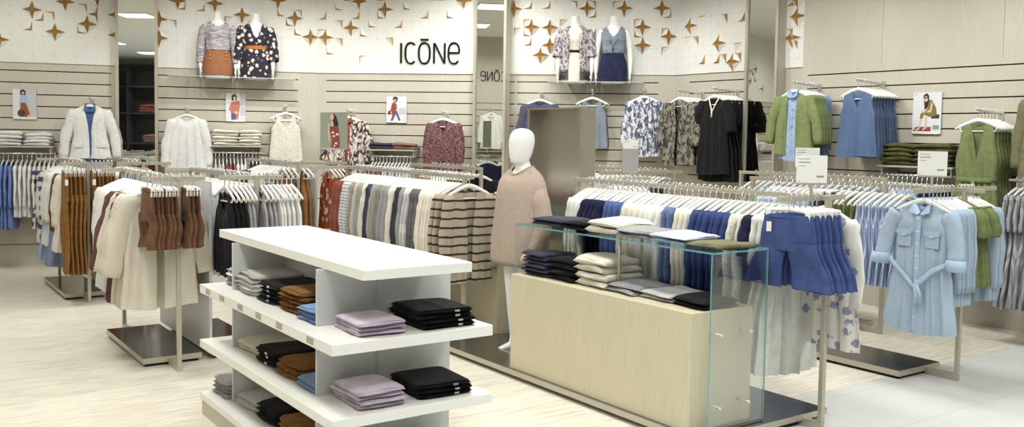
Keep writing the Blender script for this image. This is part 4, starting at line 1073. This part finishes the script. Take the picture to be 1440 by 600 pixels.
mb = MB(); mb.rings([hem]+rg, 0, cap=False); mb.obj('sweater', C['beige_marl'], mq)
for s in (-1, 1):
    mb = MB(); P_ = [(s*.135, .004, 1.30), (s*.195, .006, 1.19), (s*.245, .014, 1.04), (s*.262, .004, .93), (s*.252, -.03, .84), (s*.240, -.055, .79)]
    pts = []; R = []
    for i in range(26):
        u = i/25*5; j = min(int(u), 4); f = u-j
        pts.append(Vector(P_[j]).lerp(Vector(P_[j+1]), f)); R.append(lerp(.090, .052, (i/25)**.9)*(1+.03*sin(i*1.9+s))*lerp(.3, 1, sstep((i+.5)/7)))
    mb.tube(pts, R, 20, cap=False); mb.obj('sleeve', C['beige_marl'], mq)
    MB().tube([pts[-1], pts[-1]+Vector((-s*.004, -.004, -.03))], [.046, .045], 18, cap=False).obj('cuff', C['beige_marl'], mq)
# ribbed neckband
nb = MB(); nb.tube([(.100*cos(a), 0.004+.075*sin(a), 1.395-.058*max(0, -sin(a))**1.6) for a in [2*pi*i/36 for i in range(37)]], .008, 8); nb.obj('neckband', C['beige_marl'], mq)

# ------------------------------------------------------------------ things on the walls
def wall_arm(W, s, z, length, label, n_beads=0):
    t = thing('wall_hook', label, 'clothes arm', W.at(s, .012, z), W.rz, 'chrome hooks on the slatted walls')
    MB().bbox(-.025, .025, -.012, .0, -.06, .03, .003).obj('bracket', CHROME, t)
    m = MB(); m.tube([(0, 0, 0), (0, -.05, 0), (0, -length, .02), (0, -length-.004, .045)], .009, 8); m.obj('bar', CHROME, t)
    return t
def face_out(W, s, z, specs, words, arm_label, group, length=.30, step_=.045, start=None):
    """garments hung one behind another on an arm, front one first"""
    wall_arm(W, s, z-.004, length, arm_label)
    off = start or length-.01; k = 0
    for kind, nm, mat, n, opt in specs:
        for i in range(n):
            lab = nm if n == 1 else f'{ORD[i]} {nm}'
            o2 = dict(opt); inside = o2.pop('inside', False)
            garment(kind, mat, W.at(s, off+(step_ if inside else 0), z+.018), W.rz, f'{lab} {words}', group, hanger=not inside, **o2)
            if not inside: off -= step_
def glass_shelf(W, a, b, z, label, depth=.40):
    t = thing('glass_shelf', label, 'shelf', W.at(a, .012, z), W.rz, 'glass shelves for mannequins')
    MB().box(0, b-a, -depth, 0, -.012, 0).obj('glass_plate', MATS['glass_clear'], t)
    MB().box(0, b-a, -depth-.002, -depth, -.0115, -.0005).obj('front_edge', plain('shelf_edge', (178, 184, 178), .3), t)
    for x in (.25, (b-a)/2, b-a-.25): MB().prism([(x-.006, -.012), (x+.006, -.012), (x+.006, -.05), (x-.006, -.05)], -depth*.7, 0).obj('bracket', CHROME, t)
    return t
glass_shelf(WL, 4.6, 6.14, SHELF_Z, 'glass shelf under the floral dress mannequin')
glass_shelf(WD, 3.12, 4.32, SHELF_Z, 'glass shelf under the navy trousers mannequin')
def wall_shelf(W, a, b, z, label, depth=.34, rail=True):
    t = thing('wall_shelf', label, 'shelf', W.at(a, .012, z), W.rz, 'steel shelves with hanging rails')
    MB().bbox(0, b-a, -depth, 0, -.018, 0, .002).obj('board', STEEL, t)
    for x in (.03, b-a-.03): MB().box(x-.006, x+.006, -depth*.9, 0, -.10, -.018).obj('bracket', STEEL, t)
    if rail:
        m = MB(); m.tube([(.0, -depth+.06, -.09), (b-a, -depth+.06, -.09)], .011, 8); m.obj('hang_rail', CHROME, t)
    return t
def side_run(W, s0, off, z, stp, specs, where, group):
    cnt = {}; s = s0
    for kind, words, mat, n in specs:
        for i in range(n):
            k = cnt.get(words, 0); cnt[words] = k+1
            garment(kind, mat, W.at(s, off, z), W.rz+pi/2, f'{ORD[k]} {words} {where}', group); s += stp

# left wall
wall_shelf(WL, 2.40, 3.30, 1.465, 'steel shelf with cream sweaters on the left wall')
WS = 'folded sweaters on wall shelves'
def wstack(W, words, where, s, z, n, w, h, mats, seed, off=.19, d=.30):
    p = W.at(s, off, z); stack('folded_sweater', 'sweater', words, where, WS, p.x, p.y, z, W.rz, n, (w, d, h), mats, 1, seed)
wstack(WL, 'white sweaters', 'left pile on the left wall shelf', 2.80, 1.465, 4, .33, .045, C['white'], 1)
wstack(WL, 'white sweaters', 'right pile on the left wall shelf', 3.13, 1.465, 4, .28, .040, C['white'], 2)
side_run(WL, 2.62, .30, 1.375, .05, [('long_blouse', 'bluebell blouse', C['bluebell'], 6), ('blouse', 'white gathered blouse', C['white'], 4), ('long_blouse', 'navy checked blouse', C['check_navy'], 3), ('blouse', 'white cotton blouse', C['white'], 3)], 'under the left wall shelf', 'blouses under the left wall shelf')
face_out(WL, 3.71, 2.03, [('jacket', 'white tailored jacket', C['white'], 1, {'var': 1}), ('inner_shirt', 'bright blue shirt inside the white jacket', C['blue_mid'], 1, {'var': 1, 'inside': True})], 'on the left slatted wall', 'chrome hook holding the white tailored jacket', 'garments on the left wall', .28)
face_out(WL, 4.82, 1.94, [('blouse_out', 'white long sleeved blouse', C['white'], 1, {'var': 2}), ('long_blouse', 'floral hem blouse', C['white_floral'], 1, {'var': 3})], 'right of the left mirror', 'chrome hook holding the white blouse right of the mirror', 'garments on the left wall', .30)
wall_shelf(WL, 5.10, 5.74, 1.495, 'steel shelf with cream sweaters below the coral poster')
wstack(WL, 'cream sweaters', 'left pile below the coral poster', 5.28, 1.495, 5, .32, .042, C['cream'], 3)
wstack(WL, 'cream sweaters', 'right pile below the coral poster', 5.585, 1.495, 5, .28, .042, C['cream'], 4)
side_run(WL, 5.16, .30, 1.405, .045, [('blouse', 'grey marl blouse', C['grey_light'], 3), ('blouse', 'terracotta blouse', C['terracotta'], 3), ('blouse', 'white cotton blouse', C['white'], 3), ('blouse', 'black blouse', C['charcoal'], 4)], 'under the cream sweater shelf', 'blouses under the cream sweater shelf')
face_out(WL, 6.03, 1.99, [('tank', 'cream lace camisole', C['lace'], 1, {}), ('tank', 'beige camisole', C['taupe'], 3, {})], 'left of the red dress poster', 'chrome hook holding the cream lace camisole', 'garments on the left wall', .30)
# diagonal wall
face_out(WD, .50, 1.955, [('kimono', 'rust panelled print kimono', C['kimono_rust'], 1, {'var': 1}), ('inner_shirt', 'rust top inside the print kimono', C['terracotta'], 1, {'inside': True, 'name': 'top'}), ('long_blouse', 'rust blouse', C['terracotta'], 2, {})], 'right of the red dress poster', 'chrome hook holding the rust print kimono', 'garments on the back wall', .28)
wall_shelf(WD, .80, 1.42, 1.475, 'steel shelf with two folded piles below the shop name')
wstack(WD, 'navy tops', 'on the shelf below the shop name', .96, 1.475, 2, .30, .045, C['aubergine'], 5)
wstack(WD, 'dusty brown tops', 'on the shelf below the shop name', 1.26, 1.475, 2, .30, .045, C['brown_fold'], 6)
side_run(WD, .86, .30, 1.385, .045, [('blouse', 'red printed blouse', C['red_print'], 4), ('blouse', 'blue checked blouse', C['check_blue'], 5), ('blouse', 'white blouse', C['white'], 3)], 'under the two folded piles', 'blouses under the folded piles')
face_out(WD, 1.775, 1.945, [('dress_out', 'burgundy patterned dress', C['red_print'], 1, {'var': 2}), ('long_blouse', 'dark red print dress', C['red_print'], 2, {'name': 'dress'})], 'below the shop name', 'chrome hook holding the burgundy patterned dress', 'garments on the back wall', .30)
face_out(WD, 3.02, 2.20, [('blouse_out', 'muted navy blouse', C['navy_soft'], 1, {}), ('blouse', 'dark navy blouse', C['navy_soft'], 3, {})], 'above the steel cabinet on the left', 'chrome hook holding the muted navy blouses', 'garments on the back wall', .30)
face_out(WD, 3.68, 2.23, [('tank', 'blue grey tank top', C['slate_grey'], 1, {}), ('tank', 'grey blue tank top', C['slate_grey'], 4, {})], 'above the steel cabinet on the right', 'chrome hook holding the blue grey tank tops', 'garments on the back wall', .30)
face_out(WD, 4.33, 2.25, [('shirt_out', 'front blue floral print shirt', C['floral_blue'], 1, {'var': 0}), ('shirt', 'blue floral print shirt behind the front one', C['floral_blue'], 2, {})], 'near the corner', 'chrome hook holding the blue floral shirts', 'garments on the back wall', .30)
# right wall, white-panelled end
face_out(WR, .47, 2.225, [('kimono', 'front dark patterned kimono', C['kimono_dark'], 1, {'var': 1}), ('long_blouse', 'dark patterned kimono', C['kimono_dark'], 4, {'name': 'kimono'})], 'right of the corner', 'chrome hook holding the dark patterned kimonos', 'garments on the right wall', .42, .075)
face_out(WR, 1.02, 2.235, [('black_dress', 'front black dress with pale neck trim', C['black'], 1, {'var': 1}), ('long_dress', 'black dress', C['black'], 5, {'name': 'dress'})], 'left of the right-hand mirror', 'chrome hook holding the black dresses', 'garments on the right wall', .42, .065)
# veneer wall on the right
face_out(WB, .42, 2.255, [('green_jacket', 'front green jacket over a blue shirt', C['green_light'], 1, {'var': 1}), ('inner_shirt', 'pale blue shirt inside the green jacket', C['sky'], 1, {'inside': True}), ('green_jacket', 'green jacket', C['green_light'], 3, {}), ('shirt', 'mid blue shirt', C['denim_mid'], 3, {})], 'on the veneer wall', 'chrome hook holding the green jackets', 'garments on the veneer wall', .44, .05)
face_out(WB, 1.17, 2.25, [('sleeveless', 'front blue sleeveless blouse', C['denim_blue'], 1, {}), ('sleeveless', 'blue sleeveless blouse', C['teal_blue'], 7, {})], 'left of the olive sweaters', 'chrome hook holding the blue sleeveless blouses', 'garments on the veneer wall', .44, .052)
wall_shelf(WB, 1.34, 2.10, 1.445, 'steel shelf with olive sweaters on the veneer wall', .32)
wstack(WB, 'olive sweaters', 'left pile on the veneer wall shelf', 1.53, 1.445, 5, .32, .044, C['olive'], 7)
wstack(WB, 'olive sweaters', 'right pile on the veneer wall shelf', 1.88, 1.445, 5, .36, .044, C['olive'], 8)
side_run(WB, 1.38, .28, 1.355, .05, [('blouse', 'white striped blouse', C['check_blue'], 6), ('blouse', 'pale blue blouse', C['sky'], 4), ('blouse', 'navy blouse', C['navy'], 3)], 'under the olive sweaters', 'blouses under the olive sweaters')
face_out(WB, 2.36, 1.94, [('belted_jumpsuit', 'front green belted jumpsuit', C['green'], 1, {'var': 1}), ('jumpsuit', 'green jumpsuit', C['green'], 5, {})], 'on the veneer wall', 'chrome hook holding the green jumpsuits', 'garments on the veneer wall', .42, .055)
face_out(WB, 2.93, 2.16, [('shirt_out', 'khaki long sleeved shirt', C['khaki'], 1, {'var': 1}), ('shirt_out', 'khaki shirt', C['khaki'], 3, {})], 'at the right edge of the photo', 'chrome hook holding the khaki shirts', 'garments on the veneer wall', .40, .05)
tr_ = thing('wall_rail', 'low chrome rail on the veneer wall at the right edge of the photo', 'rail', WB.at(2.68, .012, 1.36), WB.rz)
MB().tube([(0, 0, 0), (0, -.45, 0), (.7, -.45, 0), (.7, 0, 0)], .011, 8).obj('bar', CHROME, tr_)
side_run(WB, 2.74, .46, 1.374, .05, [('long_dress', 'grey striped dress', C['stripe_dark'], 6), ('long_dress', 'mid blue dress', C['denim_blue'], 4)], 'at the right edge of the photo', 'striped dresses at the right edge')
# belts of the jumpsuit and shirtdress are built with them
# wall facing back: garments seen only in the tall mirror
s9 = 6.0
face_out(WO, 5.68, 2.22, [('shirt_out', 'white printed shirt', C['white'], 1, {}), ('shirt', 'white plain shirt', C['white'], 2, {})], 'seen in the tall middle mirror', 'chrome hook seen in the tall middle mirror', 'garments seen in the mirror', .30)
wall_shelf(WO, s9-.6, s9+.9, 1.36, 'steel shelf seen in the tall middle mirror')
side_run(WO, s9-.65, .3, 1.26, .045, [('blouse', 'white blouse', C['white'], 5), ('trousers', 'royal blue trousers', C['royal'], 8)], 'seen in the tall middle mirror', 'garments under the mirrored shelf')
# dark unit reflected in the left mirror
du = thing('shelf_unit', 'dark shelf unit seen only in the left mirror', 'shelf unit', (-4.6, -3.2, 0))
charc = plain('unit_charcoal', (52, 50, 54), .7)
MB().box(0, 5.2, -.3, -.02, 0, 3.4).obj('back_panel', charc, du)
for z in (.5, 1.3, 2.15, 2.9): MB().box(0, 5.2, -.02, .5, z, z+.04).obj('shelf', charc, du)
for x in (0, 1.7, 3.4, 5.16): MB().box(x, x+.04, -.02, .5, 0, 3.4).obj('upright', charc, du)
for i, (x, z, m) in enumerate(((.5, 2.19, 'terracotta'), (1.1, 2.19, 'grey_dark'), (2.2, 2.19, 'terracotta'), (2.9, 1.34, 'taupe'), (3.9, 2.19, 'red_print'), (1.0, 1.34, 'charcoal'), (3.8, 1.34, 'cream'), (2.3, 1.34, 'brown_fold'), (2.9, 2.19, 'white'))):
    stack('folded_sweater', 'sweater', F[m].name.replace('cloth_', '').replace('_', ' ')+' sweaters', f'on the dark unit, {ORD[i]} pile', 'sweaters on the dark unit', -4.6+x, -3.0, z, pi, 3, (.45, .3, .08), F[m], 1, i)

# ------------------------------------------------------------------ posters and signs
def poster(W, s0, s1, z0, z1, label, polys, mats, holder=None, loc=None, rz=None):
    w, h = s1-s0, z1-z0
    t = thing('poster', label, 'poster', loc or W.at((s0+s1)/2, .03, z0), W.rz if rz is None else rz, 'fashion posters')
    MB().box(-w/2, w/2, -.002, .002, 0, h).obj('sheet', mats[0], t)
    mb = MB()
    for k, (mi, pts) in enumerate(polys):
        mb.add([(-w/2+w*x, -.0023-.0002*k, h*y) for x, y in pts], [list(range(len(pts)))], mi)
    mb.obj('picture', mats, t)
    m = MB(); m.tube([(-w/2, .0, -.004), (w/2, .0, -.004)], .006, 6); m.obj('holder_edge', CHROME, t)
    if loc: MB().tube([(0, 0, 1.356-loc[2]), (0, 0, 0)], .007, 8).obj('stand_stem', STEEL, t)
    return t
def oval(cx, cy, rx, ry, n=14): return [(cx+rx*cos(2*pi*i/n), cy+ry*sin(2*pi*i/n)) for i in range(n)]
HAIR = plain('poster_hair', (46, 38, 36), .7); SKIN = plain('poster_skin', (226, 190, 164), .7); PBG = plain('poster_pale', (226, 226, 230), .6)
PSKY = plain('poster_blue', (176, 190, 224), .6); PRUST = plain('poster_rust', (146, 86, 50), .6); PBAG = plain('poster_brown', (104, 56, 40), .6); PGR = plain('poster_grey', (200, 200, 206), .6)
PCOR = plain('poster_coral', (194, 122, 106), .6); PJEAN = plain('poster_denim', (92, 92, 134), .6); PRED = plain('poster_red', (146, 70, 56), .6); PGREEN = plain('poster_green', (154, 162, 140), .6); POL = plain('poster_olive', (128, 118, 58), .6); PDK = plain('poster_dark', (60, 52, 58), .6)
pm = [PBG, HAIR, SKIN, PSKY, PRUST, PBAG, PGR, PCOR, PJEAN, PRED, POL, PDK, PAPER, INK]
poster(WL, 2.83, 3.09, 1.79, 2.15, 'poster of a woman in blue shirt and rust trousers, left wall', [
 (6, [(.3, .06), (1, .06), (1, 1), (.3, 1)]), (12, [(.0, 0), (1, 0), (1, .07), (0, .07)]), (13, [(.75, .09), (.92, .09), (.92, .10), (.75, .10)]),
 (4, [(.34, .55), (.55, .55), (.72, .16), (.60, .06), (.36, .08), (.30, .3)]), (3, [(.30, .80), (.36, .84), (.50, .84), (.58, .78), (.64, .5), (.57, .48), (.54, .54), (.34, .55), (.29, .40), (.26, .42)]),
 (2, [(.58, .52), (.66, .45), (.7, .43), (.66, .40), (.56, .48)]), (2, [(.6, .10), (.68, .16), (.74, .05), (.66, .04)]), (5, oval(.36, .19, .17, .13)), (11, oval(.42, .18, .05, .09)),
 (1, oval(.43, .90, .115, .085)), (1, [(.33, .82), (.54, .80), (.55, .93), (.33, .93)]), (2, oval(.44, .885, .06, .055)), (11, [(.385, .90), (.50, .90), (.495, .93), (.39, .93)])], pm)
poster(WL, 5.29, 5.54, 1.81, 2.17, 'poster of a woman in coral sweater, below the skirted mannequin', [
 (6, [(.72, .2), (1, .2), (1, 1), (.72, 1)]), (12, [(0, 0), (1, 0), (1, .06), (0, .06)]), (13, [(.8, .09), (.9, .09), (.9, .10), (.8, .10)]),
 (8, [(.27, .3), (.56, .3), (.5, .05), (.28, .05)]), (7, [(.27, .66), (.38, .72), (.56, .72), (.68, .75), (.72, .6), (.66, .25), (.6, .06), (.52, .06), (.55, .24), (.28, .30), (.17, .40), (.16, .45)]), (2, oval(.54, .31, .10, .055)),
 (1, oval(.43, .86, .13, .12)), (1, [(.30, .74), (.56, .74), (.56, .9), (.30, .9)]), (2, oval(.45, .85, .075, .075)), (2, [(.38, .70), (.5, .70), (.5, .80), (.4, .80)]), (11, [(.39, .875), (.53, .865), (.525, .905), (.39, .91)])], pm)
poster(WD, .955, 1.23, 1.83, 2.17, 'poster of a walking woman in hat and rust coat, below the wall stars', [
 (6, [(.6, .3), (.98, .3), (.98, .55), (.6, .55)]), (12, [(0, 0), (1, 0), (1, .06), (0, .06)]), (13, [(.8, .09), (.9, .09), (.9, .10), (.8, .10)]),
 (8, [(.40, .46), (.52, .46), (.70, .08), (.62, .05), (.46, .32), (.32, .06), (.20, .06), (.24, .14)]), (9, [(.28, .74), (.40, .78), (.46, .72), (.44, .5), (.40, .20), (.32, .2), (.24, .38), (.20, .46)]), (4, [(.42, .76), (.50, .70), (.52, .50), (.44, .48)]),
 (5, [(.06, .30), (.24, .30), (.24, .42), (.20, .46), (.08, .42)]), (2, [(.2, .36), (.26, .36), (.26, .42), (.2, .42)]), (1, oval(.43, .86, .10, .09)), (2, oval(.42, .85, .055, .055)), (11, [(.27, .89), (.59, .89), (.56, .93), (.52, .99), (.36, .99), (.32, .93)])], pm)
poster(None, 0, .30, 0, .40, 'green-framed poster of a long-haired woman in a red floral dress', [
 (9, [(.36, .62), (.58, .64), (.68, .58), (.72, .2), (.72, .02), (.40, .02), (.42, .3), (.34, .5)]), (12, oval(.46, .45, .05, .03)), (12, oval(.62, .4, .06, .03)), (12, oval(.5, .35, .05, .025)), (12, oval(.58, .15, .05, .03)), (12, oval(.52, .08, .03, .03)),
 (2, [(.27, .7), (.33, .7), (.34, .4), (.36, .15), (.31, .2), (.27, .45)]), (2, [(.38, .75), (.46, .75), (.48, .62), (.38, .62)]), (1, [(.34, .94), (.48, .98), (.58, .9), (.66, .7), (.66, .62), (.50, .64), (.46, .8), (.34, .86)]), (2, oval(.42, .88, .075, .09))], [PGREEN]+pm[1:], loc=(4.30, 9.53, 1.50), rz=-radians(16))
poster(WB, 1.51, 1.80, 1.755, 2.15, 'poster of a seated woman in olive outfit above the olive sweaters', [
 (12, [(0, 0), (1, 0), (1, .05), (0, .05)]), (9, [(.02, .06), (.12, .16), (.66, .16), (.66, .05)]), (13, [(.72, .10), (.94, .10), (.94, .2), (.72, .2)]), (13, [(.06, .94), (.16, .94), (.16, .955), (.06, .955)]),
 (11, [(.66, .36), (.94, .36), (.94, .46), (.66, .46)]), (10, [(.50, .78), (.66, .82), (.82, .62), (.86, .44), (.60, .40), (.40, .46), (.36, .36), (.26, .36), (.28, .48), (.46, .54), (.52, .6)]), (2, [(.28, .36), (.35, .36), (.26, .10), (.12, .06), (.10, .09), (.22, .14)]), (2, [(.44, .40), (.52, .40), (.52, .14), (.38, .07), (.36, .10), (.46, .16)]),
 (2, [(.48, .78), (.54, .74), (.44, .5), (.30, .52), (.32, .56), (.40, .56)]), (2, [(.66, .78), (.70, .70), (.66, .52), (.52, .5), (.50, .54), (.60, .58)]), (1, [(.36, .92), (.48, .98), (.56, .92), (.58, .8), (.5, .6), (.42, .58), (.40, .74)]), (2, oval(.46, .84, .07, .07)), (11, [(.38, .84), (.53, .86), (.52, .89), (.38, .87)])], pm)

def price_sign(loc, rz, w, h, label, pole=.08, grey=0):
    t = thing('price_sign', label, 'sign', loc, rz, 'price signs on the racks')
    MB().bbox(-.008, .008, -.008, .008, -.0, pole+.01, .001).obj('stem', STEEL, t)
    MB().box(-w/2, w/2, -.006, .006, pole, pole+.012).obj('foot_bar', STEEL, t)
    z0 = pole+.012
    if grey:
        MB().box(-w/2-.005, w/2+.005, -.004, .004, z0, z0+grey).obj('acrylic_block', plain('acrylic_grey', (168, 166, 164), .2), t); z0 += grey
    cd = MB().box(-w/2, w/2, -.003, .003, z0, z0+h).obj('card', PAPER, t)
    tx = MB()
    for x0, x1, y0, y1 in ((.07, .42, .86, .885), (.07, .44, .73, .77), (.07, .28, .61, .63), (.66, .90, .20, .27), (.05, .12, .05, .07)):
        tx.box(-w/2+w*x0, -w/2+w*x1, -.0036, -.003, z0+h*y0, z0+h*y1)
    tx.obj('print_lines', INK, cd)
    return t
price_sign((4.39, 3.27, 1.355), -.58, .175, .155, 'white price sign above the royal blue shorts', .06)
price_sign((5.95, 3.46, 1.355), -.9, .185, .165, 'white price sign in front of the olive sweaters', .075)
price_sign((4.98, 5.42, 1.355), -.6, .12, .07, 'small white sign on a grey acrylic block near the steel cabinet', .035, .18)
price_sign((6.62, 4.98, 1.355), -.8, .20, .165, 'white price sign below the front green jacket', .075)

# ------------------------------------------------------------------ belted denim shirtdress, facing out at the end of its rack
sdm = C['denim_pale']; sdd = fabric('cloth_denim_seam', (176, 202, 226), (160, 188, 214), 'denim')
sd_ = thing('shirtdress', 'pale denim belted shirtdress facing out at the end of the right rack', 'dress', (5.86, 3.46, 1.36), R9)
body_mesh(501, P=[(0, .195), (.2, .20), (.45, .205), (.62, .225), (1, .27)], L=.885, nw=.06, nd=.075, sl=.06, t=.032, t_hem=.05, fold=.010, nf=4.2, vneck=True, NU=40, NV=34).obj('body', sdm, sd_, (0, 0, -.10), weld=True)
link('hanger', HANG['top'], sd_)
cl = MB()
for s in (-1, 1):
    cl.add([(s*.062, .006, -.088), (s*.066, -.03, -.105), (s*.072, -.052, -.165), (s*.012, -.052, -.182), (s*.003, -.028, -.165)], [(0, 1, 2, 3, 4)], 0)
cl.tube([(.064*cos(a), .022*sin(a), -.088) for a in [pi*i/10 for i in range(11)]], .018, 6, 0, .004)
co = cl.obj('collar', sdd, sd_); sm_ = co.modifiers.new('thick', 'SOLIDIFY'); sm_.thickness = .005
MB().bbox(-.017, .017, -.056, -.046, -.97, -.19, .002).obj('placket', sdd, sd_)
for k in range(9): MB().tube([(0, -.056, -.21-.083*k), (0, -.060, -.21-.083*k)], .0065, 10).obj('button', PAPER, sd_)
for s in (-1, 1):
    pk = MB().bbox(s*.10-.05, s*.10+.05, -.052, -.044, -.40, -.30, .003).obj('pocket', sdm, sd_)
    MB().prism([(s*.10-.055, -.285), (s*.10+.055, -.285), (s*.10+.055, -.312), (s*.10, -.335), (s*.10-.055, -.312)], -.058, -.050).obj('pocket_flap', sdd, pk)
    MB().tube([(s*.10, -.058, -.322), (s*.10, -.061, -.322)], .006, 10).obj('button', PAPER, pk)
    sl_ = MB(); P_ = [(s*.178, 0, -.168), (s*.222, -.01, -.24), (s*.255, -.022, -.38), (s*.268, -.045, -.50)]
    pts = []; R = []
    for i in range(16):
        u = i/15*3; j = min(int(u), 2); f = u-j
        pts.append(Vector(P_[j]).lerp(Vector(P_[j+1]), f)); R.append(lerp(.062, .056, i/15)*(1+.04*sin(i*2.1+s)))
    R[0] = .045
    sl_.tube(pts, R, 16, 0, [r*.62 for r in R], cap=False); sl_.obj('sleeve', sdm, sd_)
    e = pts[-1]; MB().tube([e+Vector((0, 0, .04)), e+Vector((0, 0, .035)), e+Vector((s*.006, -.004, -.03)), e+Vector((s*.006, -.004, -.035))], [.060, .068, .068, .058], 16, 0, [.040, .046, .046, .038], cap=False).obj('rolled_cuff', sdd, sd_)
blt = MB()
blt.tube([(-.215, -.03, -.47), (-.19, -.062, -.50), (-.10, -.072, -.575), (-.02, -.078, -.65), (.0, -.08, -.665), (.05, -.078, -.62), (.13, -.07, -.54), (.20, -.05, -.50), (.215, -.03, -.48)], .017, 8, 0, .005)
blt.tube([(.01, -.082, -.655), (.02, -.08, -.72), (.01, -.082, -.80)], .015, 8, 0, .004); blt.tube([(.02, -.086, -.65), (.05, -.084, -.71), (.045, -.086, -.77)], .015, 8, 0, .004)
blt.obj('belt', sdd, sd_)
MB().box(-.03, .03, -.003, .003, -.165, -.145).obj('neck_label', DARK, sd_, (0, .012, .03))

# ------------------------------------------------------------------ light: ceiling panels and spots
ln = [0]
LAMP = plain('lamp_rim', (236, 236, 232), .4)
lm, lnt, lb = newmat('lamp_glow'); lb.inputs['Emission Color'].default_value = (1, .97, .92, 1); lb.inputs['Emission Strength'].default_value = 6; lb.inputs['Base Color'].default_value = (1, 1, 1, 1)
def ceiling_lamp(x, y, power, label, size=.6):
    t = thing('ceiling_lamp', label, 'ceiling lamp', (x, y, CEIL), 0, 'recessed ceiling lamps')
    MB().bbox(-size/2, size/2, -size/2, size/2, -.02, 0, .003).obj('frame', LAMP, t)
    MB().box(-size/2+.03, size/2-.03, -size/2+.03, size/2-.03, -.024, -.0205).obj('diffuser', lm, t)
    d = bpy.data.lights.new('ceiling_light', 'AREA'); d.shape = 'SQUARE'; d.size = size*.9; d.energy = power; d.color = (.99, 1, .985); d.spread = radians(160)
    o = bpy.data.objects.new('ceiling_light', d); COL.objects.link(o); o.parent = t; o.location = (0, 0, -.03)
def spot(loc, target, power, size=70, blend=.6, radius=.06):
    d = bpy.data.lights.new('spot_light', 'SPOT'); d.energy = power; d.spot_size = radians(size); d.spot_blend = blend; d.shadow_soft_size = radius; d.color = (1, .995, .97)
    o = bpy.data.objects.new('spot_light', d); COL.objects.link(o); o.location = loc
    o.rotation_euler = (Vector(target)-Vector(loc)).to_track_quat('-Z', 'Y').to_euler()
k = 0
for i, y in enumerate((-1.5, 1.2, 3.9, 6.6, 9.3)):
    for j, x in enumerate((-1.8, 0.8, 3.4, 6.0)):
        ceiling_lamp(x, y, 62, f'square ceiling lamp, {ORD[i]} row from the entrance, {ORD[j]} from the left')
for W, ss in ((WL, (2.9, 5.0, 6.0)), (WD, (.4, 1.6, 3.1, 4.2)), (WR, (.9,)), (WB, (.6, 1.8, 3.0))):
    for s in ss:
        p = W.at(s, 2.0, CEIL-.12); q = W.at(s, 0, 1.75); spot(p, q, 150, 82, .8, .07)
for s_ in (5.0, 6.2, 8.0):  # spots added to brighten the wall that the middle mirror reflects
    spot(WO.at(s_, 1.9, CEIL-.12), WO.at(s_, 0, 1.9), 110, 82, .8, .07)
for a, b_, c, d in ((3.2, 3.0, 3.9, 4.4), (1.0, 3.2, 2.0, 4.4), (1.2, 5.2, 1.8, 6.8), (4.9, 2.2, 4.5, 3.8), (6.8, 2.0, 6.2, 3.6)):
    spot((a, b_, CEIL-.12), (c, d, .9), 90, 80, .8, .05)
w = bpy.data.worlds.new('World'); S.world = w; w.use_nodes = True
w.node_tree.nodes['Background'].inputs[0].default_value = (1, .98, .95, 1); w.node_tree.nodes['Background'].inputs[1].default_value = .6

# ------------------------------------------------------------------ camera
cam = bpy.data.cameras.new('Camera'); co = bpy.data.objects.new('Camera', cam); COL.objects.link(co); S.camera = co
cam.sensor_width = 36; cam.lens = 1293/1440*36; cam.shift_y = -32/1440; cam.clip_start = .05
co.location = (0, 0, CAM_H)
co.rotation_euler = (Matrix.Rotation(radians(-35.28), 3, 'Z') @ Matrix.Rotation(radians(90-3.34), 3, 'X') @ Matrix.Rotation(radians(.88), 3, 'Z')).to_euler()
S.view_settings.view_transform = 'Standard'; S.view_settings.look = 'None'; S.view_settings.gamma = 1; S.view_settings.use_curve_mapping = False
S.view_settings.exposure = -1.04
